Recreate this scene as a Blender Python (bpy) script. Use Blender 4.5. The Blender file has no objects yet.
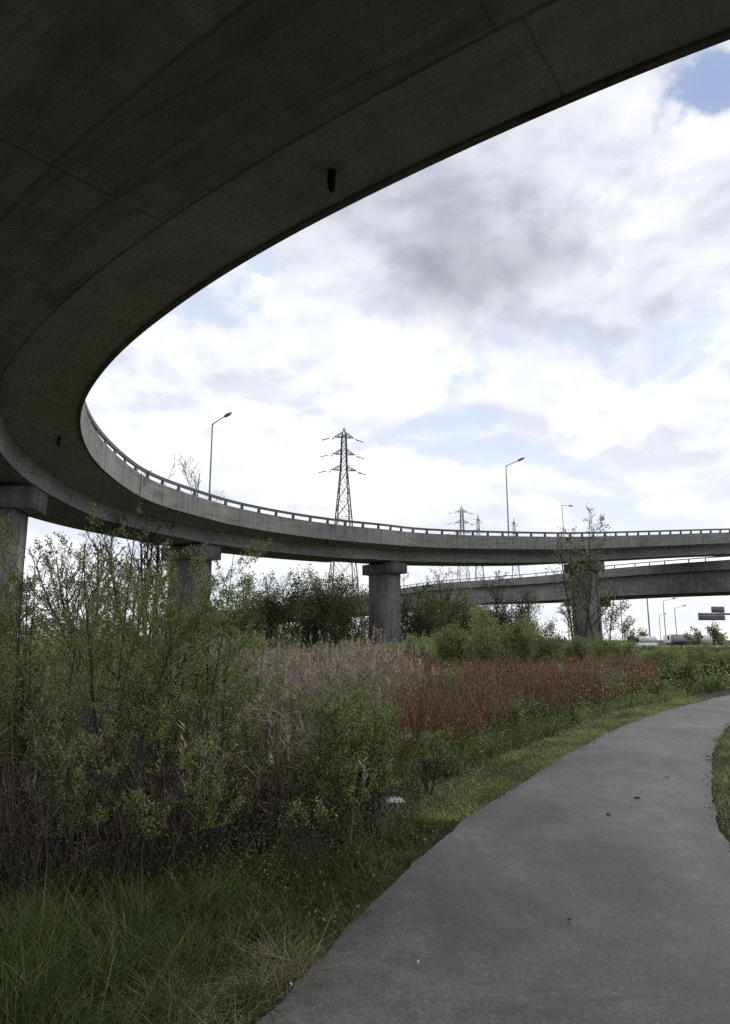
import bpy, math, random
import numpy as np
from mathutils import Vector

S = bpy.context.scene
COL = S.collection
RNG = np.random.default_rng(7)
R = math.radians

# ------------------------------------------------------------------ camera
TILT, FPX, CX, CY, EYE = R(10.6), 683.0, 365.0, 512.0, 1.75
ct, st = math.cos(TILT), math.sin(TILT)

def ray(px, py):
    u = (px - CX) / FPX; v = (CY - py) / FPX
    return np.array([u, ct - v * st, st + v * ct])

def G(px, py, z=0.0):
    """point of the ground seen at a pixel"""
    d = ray(px, py); s = (z - EYE) / d[2]
    return np.array([d[0] * s, d[1] * s, z])

def P(px, py, Y):
    """point at depth Y (metres ahead) seen at a pixel"""
    d = ray(px, py); s = Y / d[1]
    return np.array([d[0] * s, Y, EYE + d[2] * s])

cam_d = bpy.data.cameras.new("camera"); cam = bpy.data.objects.new("camera", cam_d); COL.objects.link(cam)
cam_d.sensor_fit = 'VERTICAL'; cam_d.sensor_height = 36.0; cam_d.lens = 36.0 * FPX / 1024.0
cam_d.clip_start = 0.05; cam_d.clip_end = 6000
cam.location = (0, 0, EYE); cam.rotation_euler = (R(90) + TILT, 0, 0)
S.camera = cam

# ------------------------------------------------------------------ node helpers
def new_mat(name):
    m = bpy.data.materials.new(name); m.use_nodes = True
    nt = m.node_tree; nt.nodes.clear()
    return m, nt

def nd(nt, typ, **kw):
    n = nt.nodes.new(typ)
    for k, v in kw.items():
        if k == 'ins':
            for i, val in v.items():
                if hasattr(val, 'is_linked') or hasattr(val, 'links'):
                    nt.links.new(val, n.inputs[i])
                else:
                    n.inputs[i].default_value = val
        else:
            setattr(n, k, v)
    return n

def ramp(nt, fac, stops, interp='LINEAR'):
    n = nt.nodes.new('ShaderNodeValToRGB'); cr = n.color_ramp; cr.interpolation = interp
    while len(cr.elements) > 1: cr.elements.remove(cr.elements[-1])
    for i, (p, c) in enumerate(stops):
        if not isinstance(c, (tuple, list)): c = (c, c, c)
        e = cr.elements[0] if i == 0 else cr.elements.new(p)
        e.position = p; e.color = (c[0], c[1], c[2], 1)
    nt.links.new(fac, n.inputs[0])
    return n.outputs[0]

def math_n(nt, op, a, b=None, c=None, clamp=False):
    n = nt.nodes.new('ShaderNodeMath'); n.operation = op; n.use_clamp = clamp
    for i, v in enumerate((a, b, c)):
        if v is None: continue
        if isinstance(v, (int, float)): n.inputs[i].default_value = v
        else: nt.links.new(v, n.inputs[i])
    return n.outputs[0]

def mix(nt, fac, a, b, mode='MIX'):
    n = nt.nodes.new('ShaderNodeMix'); n.data_type = 'RGBA'; n.blend_type = mode
    for i, v in ((0, fac), (6, a), (7, b)):
        if isinstance(v, (int, float)): n.inputs[i].default_value = v if i == 0 else (v, v, v, 1)
        elif isinstance(v, tuple): n.inputs[i].default_value = (v[0], v[1], v[2], 1)
        else: nt.links.new(v, n.inputs[i])
    return n.outputs[2]

def noise(nt, vec, scale, detail=5, rough=0.55, dist=0.0):
    n = nt.nodes.new('ShaderNodeTexNoise')
    n.inputs['Scale'].default_value = scale; n.inputs['Detail'].default_value = detail
    n.inputs['Roughness'].default_value = rough; n.inputs['Distortion'].default_value = dist
    if vec is not None: nt.links.new(vec, n.inputs['Vector'])
    return n.outputs[0]

def mapping(nt, vec, scale=(1, 1, 1), loc=(0, 0, 0), rot=(0, 0, 0)):
    n = nt.nodes.new('ShaderNodeMapping')
    n.inputs['Scale'].default_value = scale; n.inputs['Location'].default_value = loc; n.inputs['Rotation'].default_value = rot
    nt.links.new(vec, n.inputs['Vector'])
    return n.outputs[0]

def finish(nt, color, rough=0.85, bump=None, bstr=0.3, bdist=0.02, spec=0.3, metal=0.0):
    b = nt.nodes.new('ShaderNodeBsdfPrincipled'); o = nt.nodes.new('ShaderNodeOutputMaterial')
    if isinstance(color, tuple): b.inputs['Base Color'].default_value = (*color, 1)
    else: nt.links.new(color, b.inputs['Base Color'])
    if isinstance(rough, float): b.inputs['Roughness'].default_value = rough
    else: nt.links.new(rough, b.inputs['Roughness'])
    b.inputs['Specular IOR Level'].default_value = spec; b.inputs['Metallic'].default_value = metal
    if bump is not None:
        bn = nt.nodes.new('ShaderNodeBump'); bn.inputs['Strength'].default_value = bstr; bn.inputs['Distance'].default_value = bdist
        nt.links.new(bump, bn.inputs['Height']); nt.links.new(bn.outputs[0], b.inputs['Normal'])
    nt.links.new(b.outputs[0], o.inputs[0])

def coords(nt, which='Object'):
    return nt.nodes.new('ShaderNodeTexCoord').outputs[which]

# ------------------------------------------------------------------ materials
def mat_concrete(name, base, uv=True, seams=(), streak=0.5, joint=5.5, stain=0.75, boards=0.0):
    m, nt = new_mat(name)
    v = coords(nt, 'UV' if uv else 'Object')
    big = noise(nt, v, 0.22, 6, 0.6, 0.6)
    mid = noise(nt, v, 1.6, 6, 0.65)
    fine = noise(nt, v, 38, 4, 0.7)
    sv = mapping(nt, v, (3.4, 0.16, 1.0) if uv else (3.4, 3.4, 0.16))
    stk = noise(nt, sv, 1.0, 5, 0.7)
    sv2 = mapping(nt, v, (0.35, 2.2, 1.0) if uv else (2.2, 2.2, 0.5))
    bl = noise(nt, sv2, 1.0, 5, 0.65, 0.8)
    f = math_n(nt, 'ADD', math_n(nt, 'MULTIPLY', big, 0.5), math_n(nt, 'MULTIPLY', mid, 0.3))
    f = math_n(nt, 'ADD', f, math_n(nt, 'MULTIPLY', fine, 0.2))
    c = ramp(nt, f, [(0.30, tuple(x * 0.55 for x in base)), (0.5, base), (0.72, tuple(min(1, x * 1.35) for x in base))])
    c = mix(nt, streak, c, ramp(nt, stk, [(0.36, (0.35, 0.34, 0.32)), (0.55, (1, 1, 1)), (0.75, (1.0, 1.0, 1.0))]), 'MULTIPLY')
    c = mix(nt, stain, c, ramp(nt, bl, [(0.34, (0.5, 0.49, 0.46)), (0.5, (1, 1, 1))]), 'MULTIPLY')
    hgt = math_n(nt, 'ADD', math_n(nt, 'MULTIPLY', fine, 0.4), math_n(nt, 'MULTIPLY', mid, 0.8))
    if uv:
        sep = nt.nodes.new('ShaderNodeSeparateXYZ'); nt.links.new(v, sep.inputs[0])
        wob = math_n(nt, 'MULTIPLY', math_n(nt, 'SUBTRACT', mid, 0.5), 0.12)
        line = None
        if joint:
            fr = math_n(nt, 'FRACT', math_n(nt, 'DIVIDE', math_n(nt, 'ADD', sep.outputs[0], wob), joint))
            line = math_n(nt, 'LESS_THAN', fr, 0.05 / joint)
        for sv_, wd in seams:
            d = math_n(nt, 'ABSOLUTE', math_n(nt, 'SUBTRACT', math_n(nt, 'ADD', sep.outputs[1], wob), sv_))
            l = math_n(nt, 'LESS_THAN', d, wd)
            line = l if line is None else math_n(nt, 'MAXIMUM', line, l)
        if boards:
            bi = math_n(nt, 'DIVIDE', math_n(nt, 'ADD', sep.outputs[1], math_n(nt, 'MULTIPLY', wob, .2)), boards)
            bn = nd(nt, 'ShaderNodeTexWhiteNoise', noise_dimensions='2D', ins={0: nd(nt, 'ShaderNodeCombineXYZ', ins={0: math_n(nt, 'FLOOR', bi), 1: math_n(nt, 'FLOOR', math_n(nt, 'DIVIDE', sep.outputs[0], 3.1)), 2: 0.0}).outputs[0]}).outputs['Value']
            c = mix(nt, 1.0, c, ramp(nt, bn, [(0.0, 0.86), (1.0, 1.10)]), 'MULTIPLY')
            bl_ = math_n(nt, 'LESS_THAN', math_n(nt, 'FRACT', bi), 0.035)
            c = mix(nt, math_n(nt, 'MULTIPLY', bl_, 0.22), c, (0.06, 0.06, 0.055)); hgt = math_n(nt, 'SUBTRACT', hgt, math_n(nt, 'MULTIPLY', bl_, .4))
        if line is not None:
            c = mix(nt, math_n(nt, 'MULTIPLY', line, 0.33), c, (0.035, 0.034, 0.03))
            hgt = math_n(nt, 'SUBTRACT', hgt, line)
    finish(nt, c, 0.92, hgt, 0.35, 0.02, 0.2)
    return m

def mat_plain(name, col, rough=0.5, metal=0.0, var=0.25, sc=3.0):
    m, nt = new_mat(name)
    n = noise(nt, coords(nt), sc, 5, 0.6)
    c = ramp(nt, n, [(0.3, tuple(x * (1 - var) for x in col)), (0.7, tuple(min(1, x * (1 + var)) for x in col))])
    finish(nt, c, rough, None, metal=metal)
    return m

def mat_leaf(name, stops, trans=0.3, rough=0.48, patch=0.0):
    m, nt = new_mat(name)
    g = nt.nodes.new('ShaderNodeNewGeometry')
    f = g.outputs['Random Per Island']
    c = ramp(nt, f, stops)
    if patch:
        n = noise(nt, g.outputs['Position'], patch, 3, 0.6)
        c = mix(nt, 0.8, c, ramp(nt, n, [(0.35, 0.5), (0.65, 1.4)]), 'MULTIPLY')
    d = nd(nt, 'ShaderNodeBsdfPrincipled', ins={'Base Color': c, 'Roughness': rough, 'Specular IOR Level': 0.5})
    t = nd(nt, 'ShaderNodeBsdfTranslucent', ins={'Color': c})
    mx = nd(nt, 'ShaderNodeMixShader', ins={0: trans, 1: d.outputs[0], 2: t.outputs[0]})
    o = nt.nodes.new('ShaderNodeOutputMaterial'); nt.links.new(mx.outputs[0], o.inputs[0])
    return m

def mat_ground():
    m, nt = new_mat("soil_and_litter")
    v = coords(nt)
    a = noise(nt, v, 0.6, 6, 0.6); b = noise(nt, v, 9, 6, 0.7); c3 = noise(nt, v, 60, 4, 0.7)
    c = ramp(nt, math_n(nt, 'ADD', math_n(nt, 'MULTIPLY', a, .5), math_n(nt, 'MULTIPLY', b, .5)),
             [(0.3, (0.020, 0.019, 0.012)), (0.5, (0.045, 0.042, 0.024)), (0.68, (0.075, 0.068, 0.040))])
    finish(nt, c, 0.95, math_n(nt, 'ADD', b, c3), 0.8, 0.04, 0.1)
    return m

def mat_asphalt():
    m, nt = new_mat("worn_asphalt")
    v = coords(nt)
    big = noise(nt, v, 0.5, 5, 0.6, 0.4); mid = noise(nt, v, 3.0, 6, 0.7); spk = noise(nt, v, 70, 3, 0.8); spk2 = noise(nt, v, 24, 4, 0.75)
    vo = nd(nt, 'ShaderNodeTexVoronoi', feature='F1', ins={'Vector': v, 'Scale': 60.0})
    chip = nd(nt, 'ShaderNodeSeparateColor', ins={0: vo.outputs['Color']}).outputs[0]
    f = math_n(nt, 'ADD', math_n(nt, 'MULTIPLY', big, .45), math_n(nt, 'MULTIPLY', mid, .55))
    c = ramp(nt, f, [(0.30, (0.027, 0.0265, 0.0255)), (0.46, (0.052, 0.0508, 0.0485)), (0.56, (0.068, 0.0663, 0.063)), (0.70, (0.098, 0.0945, 0.089))])
    pat = noise(nt, mapping(nt, v, (1.0, .45, 1), (3, 1, 0), (0, 0, -.5)), 0.9, 6, 0.65, 0.7)
    c = mix(nt, 1.0, c, ramp(nt, pat, [(0.36, 0.55), (0.47, 0.88), (0.55, 1.05), (0.66, 1.5)]), 'MULTIPLY')
    c = mix(nt, 1.0, c, ramp(nt, spk, [(0.30, 0.5), (0.5, 1.0), (0.72, 1.6)]), 'MULTIPLY')
    c = mix(nt, 0.7, c, ramp(nt, spk2, [(0.32, 0.72), (0.5, 1.0), (0.70, 1.3)]), 'MULTIPLY')
    c = mix(nt, ramp(nt, chip, [(0.975, 0.0), (0.985, 0.3)]), c, (0.20, 0.195, 0.185))
    # short dark scuffs and old sealed cracks lying across the path
    st_ = noise(nt, mapping(nt, v, (0.55, 2.6, 1), (0, 0, 0), (0, 0, 0.5)), 1.5, 7, 0.72, 1.2)
    c = mix(nt, ramp(nt, st_, [(0.585, 0.0), (0.63, 0.6)]), c, (0.024, 0.024, 0.025))
    cr = nd(nt, 'ShaderNodeTexVoronoi', feature='DISTANCE_TO_EDGE', ins={'Vector': nd(nt, 'ShaderNodeVectorMath', operation='ADD', ins={0: v, 1: nd(nt, 'ShaderNodeVectorMath', operation='SCALE', ins={0: nd(nt, 'ShaderNodeTexNoise', ins={'Vector': v, 'Scale': 2.2, 'Detail': 6.0}).outputs['Color'], 'Scale': 0.9}).outputs[0]}).outputs[0], 'Scale': 0.33}).outputs['Distance']
    crk = math_n(nt, 'MULTIPLY', ramp(nt, cr, [(0.0, 1.0), (0.0035, 0.0)]), ramp(nt, big, [(0.42, 0.15), (0.56, 0.8)]))
    c = mix(nt, crk, c, (0.02, 0.02, 0.02))
    bu = math_n(nt, 'ADD', math_n(nt, 'MULTIPLY', vo.outputs['Distance'], 0.6), math_n(nt, 'MULTIPLY', spk, 0.8))
    finish(nt, c, 0.60, bu, 0.35, 0.004, 0.5)
    return m

M = {}
M['fascia'] = mat_concrete("parapet_concrete", (0.235, 0.232, 0.222), True, (), 0.55, 6.2)
M['soffit'] = mat_concrete("soffit_concrete", (0.462, 0.475, 0.488), True, (), 0.10, 11.0, 0.35, 0.0)
M['girder'] = mat_concrete("girder_concrete", (0.375, 0.388, 0.400), True, ((0.873 + 1.8, 0.03), (0.895, 0.030)), 0.15, 5.5, 0.6, 0.45)
M['pier'] = mat_concrete("pier_concrete", (0.24, 0.237, 0.228), False, (), 0.45, 0)
M['overpass'] = mat_concrete("overpass_concrete", (0.25, 0.25, 0.25), True, (), 0.6, 9.0)
M['overpass_dark'] = mat_concrete("overpass_girder_concrete", (0.25, 0.25, 0.25), True, (), 0.5, 9.0)
M['rail'] = mat_plain("weathered_galvanised_steel", (0.10, 0.10, 0.10), 0.6, 0.3)
M['steel'] = mat_plain("grey_lattice_steel", (0.09, 0.095, 0.10), 0.6, 0.4)
M['steel_hazed'] = mat_plain('haze_paled_lattice', (0.24, 0.25, 0.27), 0.6, 0.2)  # haze on the distant pylons, painted in as a lighter steel colour
M['lamp'] = mat_plain("grey_lamp_paint", (0.13, 0.135, 0.14), 0.55, 0.2)
M['glass_ins'] = mat_plain("insulator_glass", (0.10, 0.11, 0.11), 0.3)
M['ground'] = mat_ground(); M['asphalt'] = mat_asphalt()
M['bark'] = mat_plain("dark_bark", (0.045, 0.038, 0.033), 0.9, 0, 0.4, 9)
M['bark_grey'] = mat_plain("grey_bark", (0.085, 0.078, 0.068), 0.9, 0, 0.35, 6)
M['leaf_fresh'] = mat_leaf("fresh_small_leaves", [(0, (0.10, 0.145, 0.042)), (.4, (0.18, 0.24, 0.072)), (.75, (0.27, 0.33, 0.115)), (1, (0.36, 0.40, 0.20))], 0.5)
M['leaf_bush'] = mat_leaf("mid_green_leaves", [(0, (0.105, 0.140, 0.044)), (.5, (0.175, 0.220, 0.072)), (1, (0.27, 0.30, 0.12))], 0.35, 0.6, 0.5)
M['leaf_dark'] = mat_leaf("dark_green_leaves", [(0, (0.10, 0.125, 0.052)), (.5, (0.185, 0.215, 0.092)), (1, (0.32, 0.34, 0.17))], 0.55, 0.6, 0.25)
M['leaf_olive'] = mat_leaf("olive_leaves", [(0, (0.085, 0.10, 0.042)), (.5, (0.17, 0.19, 0.08)), (1, (0.31, 0.33, 0.17))], 0.55)
M['grass'] = mat_leaf("long_grass", [(0, (0.026, 0.044, 0.011)), (.5, (0.060, 0.096, 0.022)), (.82, (0.12, 0.165, 0.042)), (.9, (0.15, 0.14, 0.07)), (1, (0.26, 0.225, 0.135))], 0.42, 0.7, 1.6)
M['verge'] = mat_leaf("mown_grass", [(0, (0.15, 0.19, 0.062)), (.6, (0.26, 0.305, 0.105)), (.9, (0.30, 0.31, 0.13)), (1, (0.40, 0.36, 0.21))], 0.3, 0.6, 0.8)
M['straw'] = mat_leaf("dry_straw", [(0, (0.13, 0.105, 0.060)), (.6, (0.22, 0.185, 0.115)), (1, (0.31, 0.27, 0.18))], 0.2)
M['reed'] = mat_leaf("dead_reed", [(0, (0.12, 0.092, 0.066)), (.5, (0.235, 0.178, 0.148)), (1, (0.40, 0.315, 0.265))], 0.25)
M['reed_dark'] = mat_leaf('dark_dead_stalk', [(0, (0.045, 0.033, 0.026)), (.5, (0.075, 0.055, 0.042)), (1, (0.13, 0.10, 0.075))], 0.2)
M['plume'] = mat_leaf("reed_plume", [(0, (0.22, 0.175, 0.14)), (.5, (0.38, 0.30, 0.265)), (1, (0.56, 0.47, 0.43))], 0.3)
M['dock'] = mat_leaf("rusty_stems", [(0, (0.100, 0.044, 0.029)), (.5, (0.205, 0.092, 0.060)), (.8, (0.26, 0.14, 0.10)), (1, (0.33, 0.26, 0.19))], 0.2)
M['white'] = mat_plain("white_plastic", (0.55, 0.55, 0.54), 0.5, 0, 0.08)
M['vanwhite'] = mat_plain("white_vehicle_paint", (0.75, 0.76, 0.77), 0.3, 0, 0.04)
M['vangrey'] = mat_plain("grey_vehicle_paint", (0.33, 0.35, 0.38), 0.3, 0, 0.05)
M['tyre'] = mat_plain("black_rubber", (0.02, 0.02, 0.02), 0.8)
M['dark_glass'] = mat_plain("dark_glass", (0.02, 0.025, 0.03), 0.15)
M['sign'] = mat_plain("bare_aluminium_back", (0.33, 0.34, 0.37), 0.5, 0.2, 0.1)
M['signdark'] = mat_plain("sign_rib_steel", (0.14, 0.145, 0.155), 0.5, 0.2, 0.1)
M['stone'] = mat_concrete("pale_stone_facing", (0.36, 0.36, 0.35), False, (), 0.3, 0)
M['deadleaf'] = mat_plain("wet_brown_leaf", (0.035, 0.026, 0.02), 0.8)
M['drain'] = mat_plain("rusty_black_iron", (0.03, 0.027, 0.024), 0.7)
M['cable'] = mat_plain("aluminium_cable", (0.2, 0.2, 0.2), 0.5)

# ------------------------------------------------------------------ object helpers
def put(o, label=None, cat=None, group=None, kind=None, parent=None):
    if o.name not in COL.objects: COL.objects.link(o)
    if label: o['label'] = label
    if cat: o['category'] = cat
    if group: o['group'] = group
    if kind: o['kind'] = kind
    if parent is not None: o.parent = parent
    return o

def empty(name, loc, label, cat, group=None, rz=0.0):
    o = bpy.data.objects.new(name, None); o.empty_display_size = 0.3
    o.location = loc; o.rotation_euler.z = rz
    return put(o, label, cat, group)

def mesh_np(name, V, F, mat, smooth=False, uv=None):
    """V (n,3); F list of index arrays, all rows of an array the same length"""
    me = bpy.data.meshes.new(name)
    F = [np.asarray(f, dtype=np.int32) for f in F if len(f)]
    nv = len(V); nl = sum(f.size for f in F); nf = sum(len(f) for f in F)
    me.vertices.add(nv); me.vertices.foreach_set('co', np.asarray(V, dtype=np.float32).ravel())
    me.loops.add(nl); me.loops.foreach_set('vertex_index', np.concatenate([f.ravel() for f in F]))
    me.polygons.add(nf)
    sizes = np.concatenate([np.full(len(f), f.shape[1], dtype=np.int32) for f in F])
    starts = np.concatenate([[0], np.cumsum(sizes)[:-1]]).astype(np.int32)
    me.polygons.foreach_set('loop_start', starts)
    if smooth: me.polygons.foreach_set('use_smooth', np.ones(nf, dtype=bool))
    me.update(calc_edges=True)
    if uv is not None:
        l = me.uv_layers.new(name='UVMap')
        l.data.foreach_set('uv', np.asarray(uv, dtype=np.float32).ravel())
    if mat is not None: me.materials.append(mat)
    return bpy.data.objects.new(name, me)

class MB:
    """collects boxes, bars and tubes into ONE mesh"""
    def __init__(s): s.V = []; s.F4 = []; s.F3 = []; s.n = 0
    def add(s, V, F4=None, F3=None):
        V = np.asarray(V, float)
        s.V.append(V)
        if F4 is not None and len(F4): s.F4.append(np.asarray(F4) + s.n)
        if F3 is not None and len(F3): s.F3.append(np.asarray(F3) + s.n)
        s.n += len(V)
    def hexa(s, b, t):
        """b, t: four bottom and four top corners, same winding"""
        s.add(np.vstack([b, t]), [(3, 2, 1, 0), (4, 5, 6, 7), (0, 1, 5, 4), (1, 2, 6, 5), (2, 3, 7, 6), (3, 0, 4, 7)])
    def box(s, c, size, ax=None, inset=0.0):
        c = np.asarray(c, float); h = np.asarray(size, float) / 2
        A = np.eye(3) if ax is None else np.asarray(ax, float)
        def q(z, k): return [c + A[0] * x * h[0] * k + A[1] * y * h[1] * k + A[2] * z * h[2] for x, y in ((-1, -1), (1, -1), (1, 1), (-1, 1))]
        s.hexa(q(-1, 1), q(1, 1 - inset))
    def tube(s, pts, rad, k=6, cap=True):
        pts = np.asarray(pts, float); n = len(pts)
        rad = np.broadcast_to(np.asarray(rad, float), (n,))
        T = np.gradient(pts, axis=0); T /= np.linalg.norm(T, axis=1)[:, None] + 1e-9
        up = np.array([0, 0, 1.0]) if abs(T[:, 2]).mean() < 0.8 else np.array([1.0, 0, 0])
        A = np.cross(T, up); A /= np.linalg.norm(A, axis=1)[:, None] + 1e-9
        B = np.cross(T, A)
        a = np.arange(k) * 2 * math.pi / k
        V = pts[:, None, :] + rad[:, None, None] * (np.cos(a)[None, :, None] * A[:, None, :] + np.sin(a)[None, :, None] * B[:, None, :])
        i = np.arange(n - 1)[:, None] * k; j = np.arange(k)[None, :]; j2 = (j + 1) % k
        F = np.stack([i + j, i + j2, i + k + j2, i + k + j], -1).reshape(-1, 4)
        V = V.reshape(-1, 3); F3 = None
        if cap:
            V = np.vstack([V, pts[0], pts[-1]]); c0, c1 = n * k, n * k + 1
            jj = np.arange(k); j3 = (jj + 1) % k
            F3 = np.vstack([np.stack([j3, jj, np.full(k, c0)], 1), np.stack([jj + (n - 1) * k, j3 + (n - 1) * k, np.full(k, c1)], 1)])
        s.add(V, F, F3)
    def bar(s, a, b, r, k=4): s.tube([a, b], r, k)
    def build(s, name, mat, parent=None, smooth=False, **kw):
        V = np.vstack(s.V); F = []
        if s.F4: F.append(np.vstack(s.F4))
        if s.F3: F.append(np.vstack(s.F3))
        o = mesh_np(name, V, F, mat, smooth)
        return put(o, parent=parent, **kw)

# ------------------------------------------------------------------ foliage helpers
def leaf_arrays(C, D, L, W, rng, fold=0.25):
    """folded rhombus leaves: centres C, axes D, length L, width W -> V, F3"""
    n = len(C); C = np.asarray(C, float)
    D = D / (np.linalg.norm(D, axis=1)[:, None] + 1e-9)
    q = rng.normal(size=(n, 3)); s = np.cross(D, q); s /= np.linalg.norm(s, axis=1)[:, None] + 1e-9
    nn = np.cross(D, s)
    L = np.broadcast_to(L, (n,))[:, None]; W = np.broadcast_to(W, (n,))[:, None]
    base = C; tip = C + D * L + nn * L * rng.uniform(-.15, .15, (n, 1))
    m = C + D * L * 0.45
    l = m + s * W * .5 + nn * W * fold; r = m - s * W * .5 + nn * W * fold
    V = np.stack([base, l, tip, r], 1).reshape(-1, 3)
    i = np.arange(n)[:, None] * 4
    F3 = np.concatenate([i + np.array([[0, 2, 1]]), i + np.array([[0, 3, 2]])], 0)
    return V, F3

def blade_arrays(B, H, W, az, lean, curve, rng):
    """grass blades: base points B (n,3), height, width, azimuth, lean, curve -> V, F4, F3"""
    n = len(B)
    dr = np.stack([np.cos(az), np.sin(az), np.zeros(n)], 1); sd = np.stack([-np.sin(az), np.cos(az), np.zeros(n)], 1)
    tw = rng.uniform(0, math.pi, n); sd = sd * np.cos(tw)[:, None] + dr * np.sin(tw)[:, None]
    rows = []
    for t, w in ((0, 1.0), (.4, .85), (.75, .5)):
        z = t * (1 - 0.35 * curve * t); x = lean * t + curve * t * t
        c = B + dr * (x * H)[:, None]; c = c + np.array([0, 0, 1.0]) * (z * H)[:, None]
        rows += [c - sd * (W * w / 2)[:, None], c + sd * (W * w / 2)[:, None]]
    t = 1.0; c = B + dr * ((lean + curve) * H)[:, None] + np.array([0, 0, 1.0]) * ((1 - .35 * curve) * H)[:, None]
    rows.append(c)
    V = np.stack(rows, 1).reshape(-1, 3)
    i = np.arange(n)[:, None] * 7
    F4 = np.concatenate([i + np.array([[0, 1, 3, 2]]), i + np.array([[2, 3, 5, 4]])], 0)
    F3 = i + np.array([[4, 5, 6]])
    return V, F4, F3

def inside(poly, X):
    x, y = X[:, 0], X[:, 1]; c = np.zeros(len(X), bool); n = len(poly)
    for i in range(n):
        (x1, y1), (x2, y2) = poly[i][:2], poly[(i + 1) % n][:2]
        if y1 == y2: continue
        cond = ((y1 > y) != (y2 > y)) & (x < (x2 - x1) * (y - y1) / (y2 - y1) + x1)
        c ^= cond
    return c

def scatter(poly, n, rng, bias=0.0):
    """n points in a ground polygon, thinning out with distance when bias > 0"""
    poly = np.asarray(poly)[:, :2]; lo, hi = poly.min(0), poly.max(0); out = []; got = 0
    while got < n:
        X = rng.uniform(lo, hi, (n * 2, 2)); X = X[inside(poly, X)]
        if bias and len(X):
            keep = rng.uniform(size=len(X)) < (max(lo[1], 2.5) / np.maximum(X[:, 1], 2.5)) ** bias; X = X[keep]
        out.append(X); got += len(X)
    return np.vstack(out)[:n]

_vn = np.random.default_rng(99).uniform(0, 1, (256, 256))
def vnoise(X, sc):
    q = X[:, :2] * sc + 40.0; i = np.floor(q).astype(int); f = q - i; f = f * f * (3 - 2 * f); a = lambda dx, dy: _vn[(i[:, 0] + dx) % 256, (i[:, 1] + dy) % 256]
    return (a(0, 0) * (1 - f[:, 0]) + a(1, 0) * f[:, 0]) * (1 - f[:, 1]) + (a(0, 1) * (1 - f[:, 0]) + a(1, 1) * f[:, 0]) * f[:, 1]

def height(X, Y):
    return 0.04 * np.sin(X * 0.7 + 1) * np.cos(Y * 0.55) + 0.02 * np.sin(X * 2.1) * np.sin(Y * 1.7)

def grow(rng, base, H, stems, spread, levels, side, ang=(35, 60), ratio=0.45, r0=0.03, up=0.15, wob=0.10, first=0.25, seglen=None, rmin=.0015):
    """branch skeleton: list of (points, radii, level)"""
    out = []
    def branch(p, d, L, r, lev):
        k = max(3, min(9, int(L / (seglen or H * 0.07)) + 2))
        pts = [p]; dd = d.copy()
        for i in range(k - 1):
            dd = dd + rng.normal(0, wob, 3) + np.array([0, 0, up])
            dd /= np.linalg.norm(dd); pts.append(pts[-1] + dd * L / (k - 1))
        pts = np.array(pts); rr = np.maximum(np.linspace(r, r * 0.25, k), rmin)
        out.append((pts, rr, lev))
        if lev >= levels: return
        nb = max(1, int(rng.poisson(side[lev])))
        for b in range(nb):
            t = first + (0.97 - first) * (b + rng.uniform(0, 1)) / nb
            x = t * (k - 1); i = min(int(x), k - 2); q = pts[i] + (pts[i + 1] - pts[i]) * (x - i)
            ax = pts[i + 1] - pts[i]; ax /= np.linalg.norm(ax)
            pr = np.cross(ax, rng.normal(size=3)); pr /= np.linalg.norm(pr)
            a = R(rng.uniform(*ang)); nd_ = ax * math.cos(a) + pr * math.sin(a)
            branch(q, nd_, L * ratio * rng.uniform(.65, 1.3) * (1.15 - 0.6 * t), max(r * (1 - .75 * t) * .6, rmin), lev + 1)
    for s_ in range(stems):
        az = rng.uniform(0, 2 * math.pi); sp = spread * rng.uniform(0.3, 1.0) if stems > 1 else spread * .3
        d = np.array([math.cos(az) * sp, math.sin(az) * sp, 1.0]); d /= np.linalg.norm(d)
        off = np.array([math.cos(az), math.sin(az), 0]) * (r0 * 2 + 0.02 * H * (stems > 1)) * rng.uniform(.3, 1.2)
        branch(np.asarray(base, float) + off * (stems > 1), d, H * (rng.uniform(.72, 1.0) if stems > 1 else 1.0), r0, 0)
    return out

def plant_meshes(rng, sk, leaf_len, leaf_w, per_m, minlev, minz=0.0, sides=4, jitter=0.04, tmin=0.15):
    """wood arrays and leaf arrays from a skeleton"""
    wood = MB()
    C, D = [], []
    for pts, rr, lev in sk:
        wood.tube(pts, rr, sides if lev else sides + 2, cap=lev == 0)
        if lev >= minlev:
            seg = np.linalg.norm(np.diff(pts, axis=0), axis=1); L = seg.sum()
            m = rng.poisson(per_m * L / 3.5)
            if m == 0: continue
            t = rng.uniform(tmin, 1.0, m) ** 0.75 * (len(pts) - 1)
            t = np.repeat(t, rng.integers(2, 6, m)); n = len(t); i = np.minimum(t.astype(int), len(pts) - 2)
            p = pts[i] + (pts[i + 1] - pts[i]) * (t - i)[:, None]
            ax = pts[i + 1] - pts[i]; ax /= np.linalg.norm(ax, axis=1)[:, None] + 1e-9
            d = ax * 0.5 + rng.normal(0, .7, (n, 3)) + np.array([0, 0, .15])
            p = p + rng.normal(0, jitter, (n, 3))
            C.append(p); D.append(d)
    if not C: return wood, None
    C = np.vstack(C); D = np.vstack(D)
    ok = C[:, 2] > minz; C, D = C[ok], D[ok]
    n = len(C); k = rng.uniform(.45, 1.0, n) + .6 * rng.uniform(0, 1, n) ** 3
    V, F3 = leaf_arrays(C, D, leaf_len * k, leaf_w * k, rng)
    return wood, (V, F3)

def plant(name, base, label, cat, group, sk, leaf, leafmat, bark, crown='crown', trunk='trunk'):
    """thing = Empty at the base > trunk (wood) and crown (leaves)"""
    base = np.asarray(base, float)
    e = empty(name, base, label, cat, group)
    wood, lv = leaf
    wood.V = [v - base for v in wood.V]
    wood.build(trunk, bark, e, smooth=True)
    if lv is not None:
        o = mesh_np(crown, lv[0] - base, [lv[1]], leafmat); put(o, parent=e)
    return e

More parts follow.
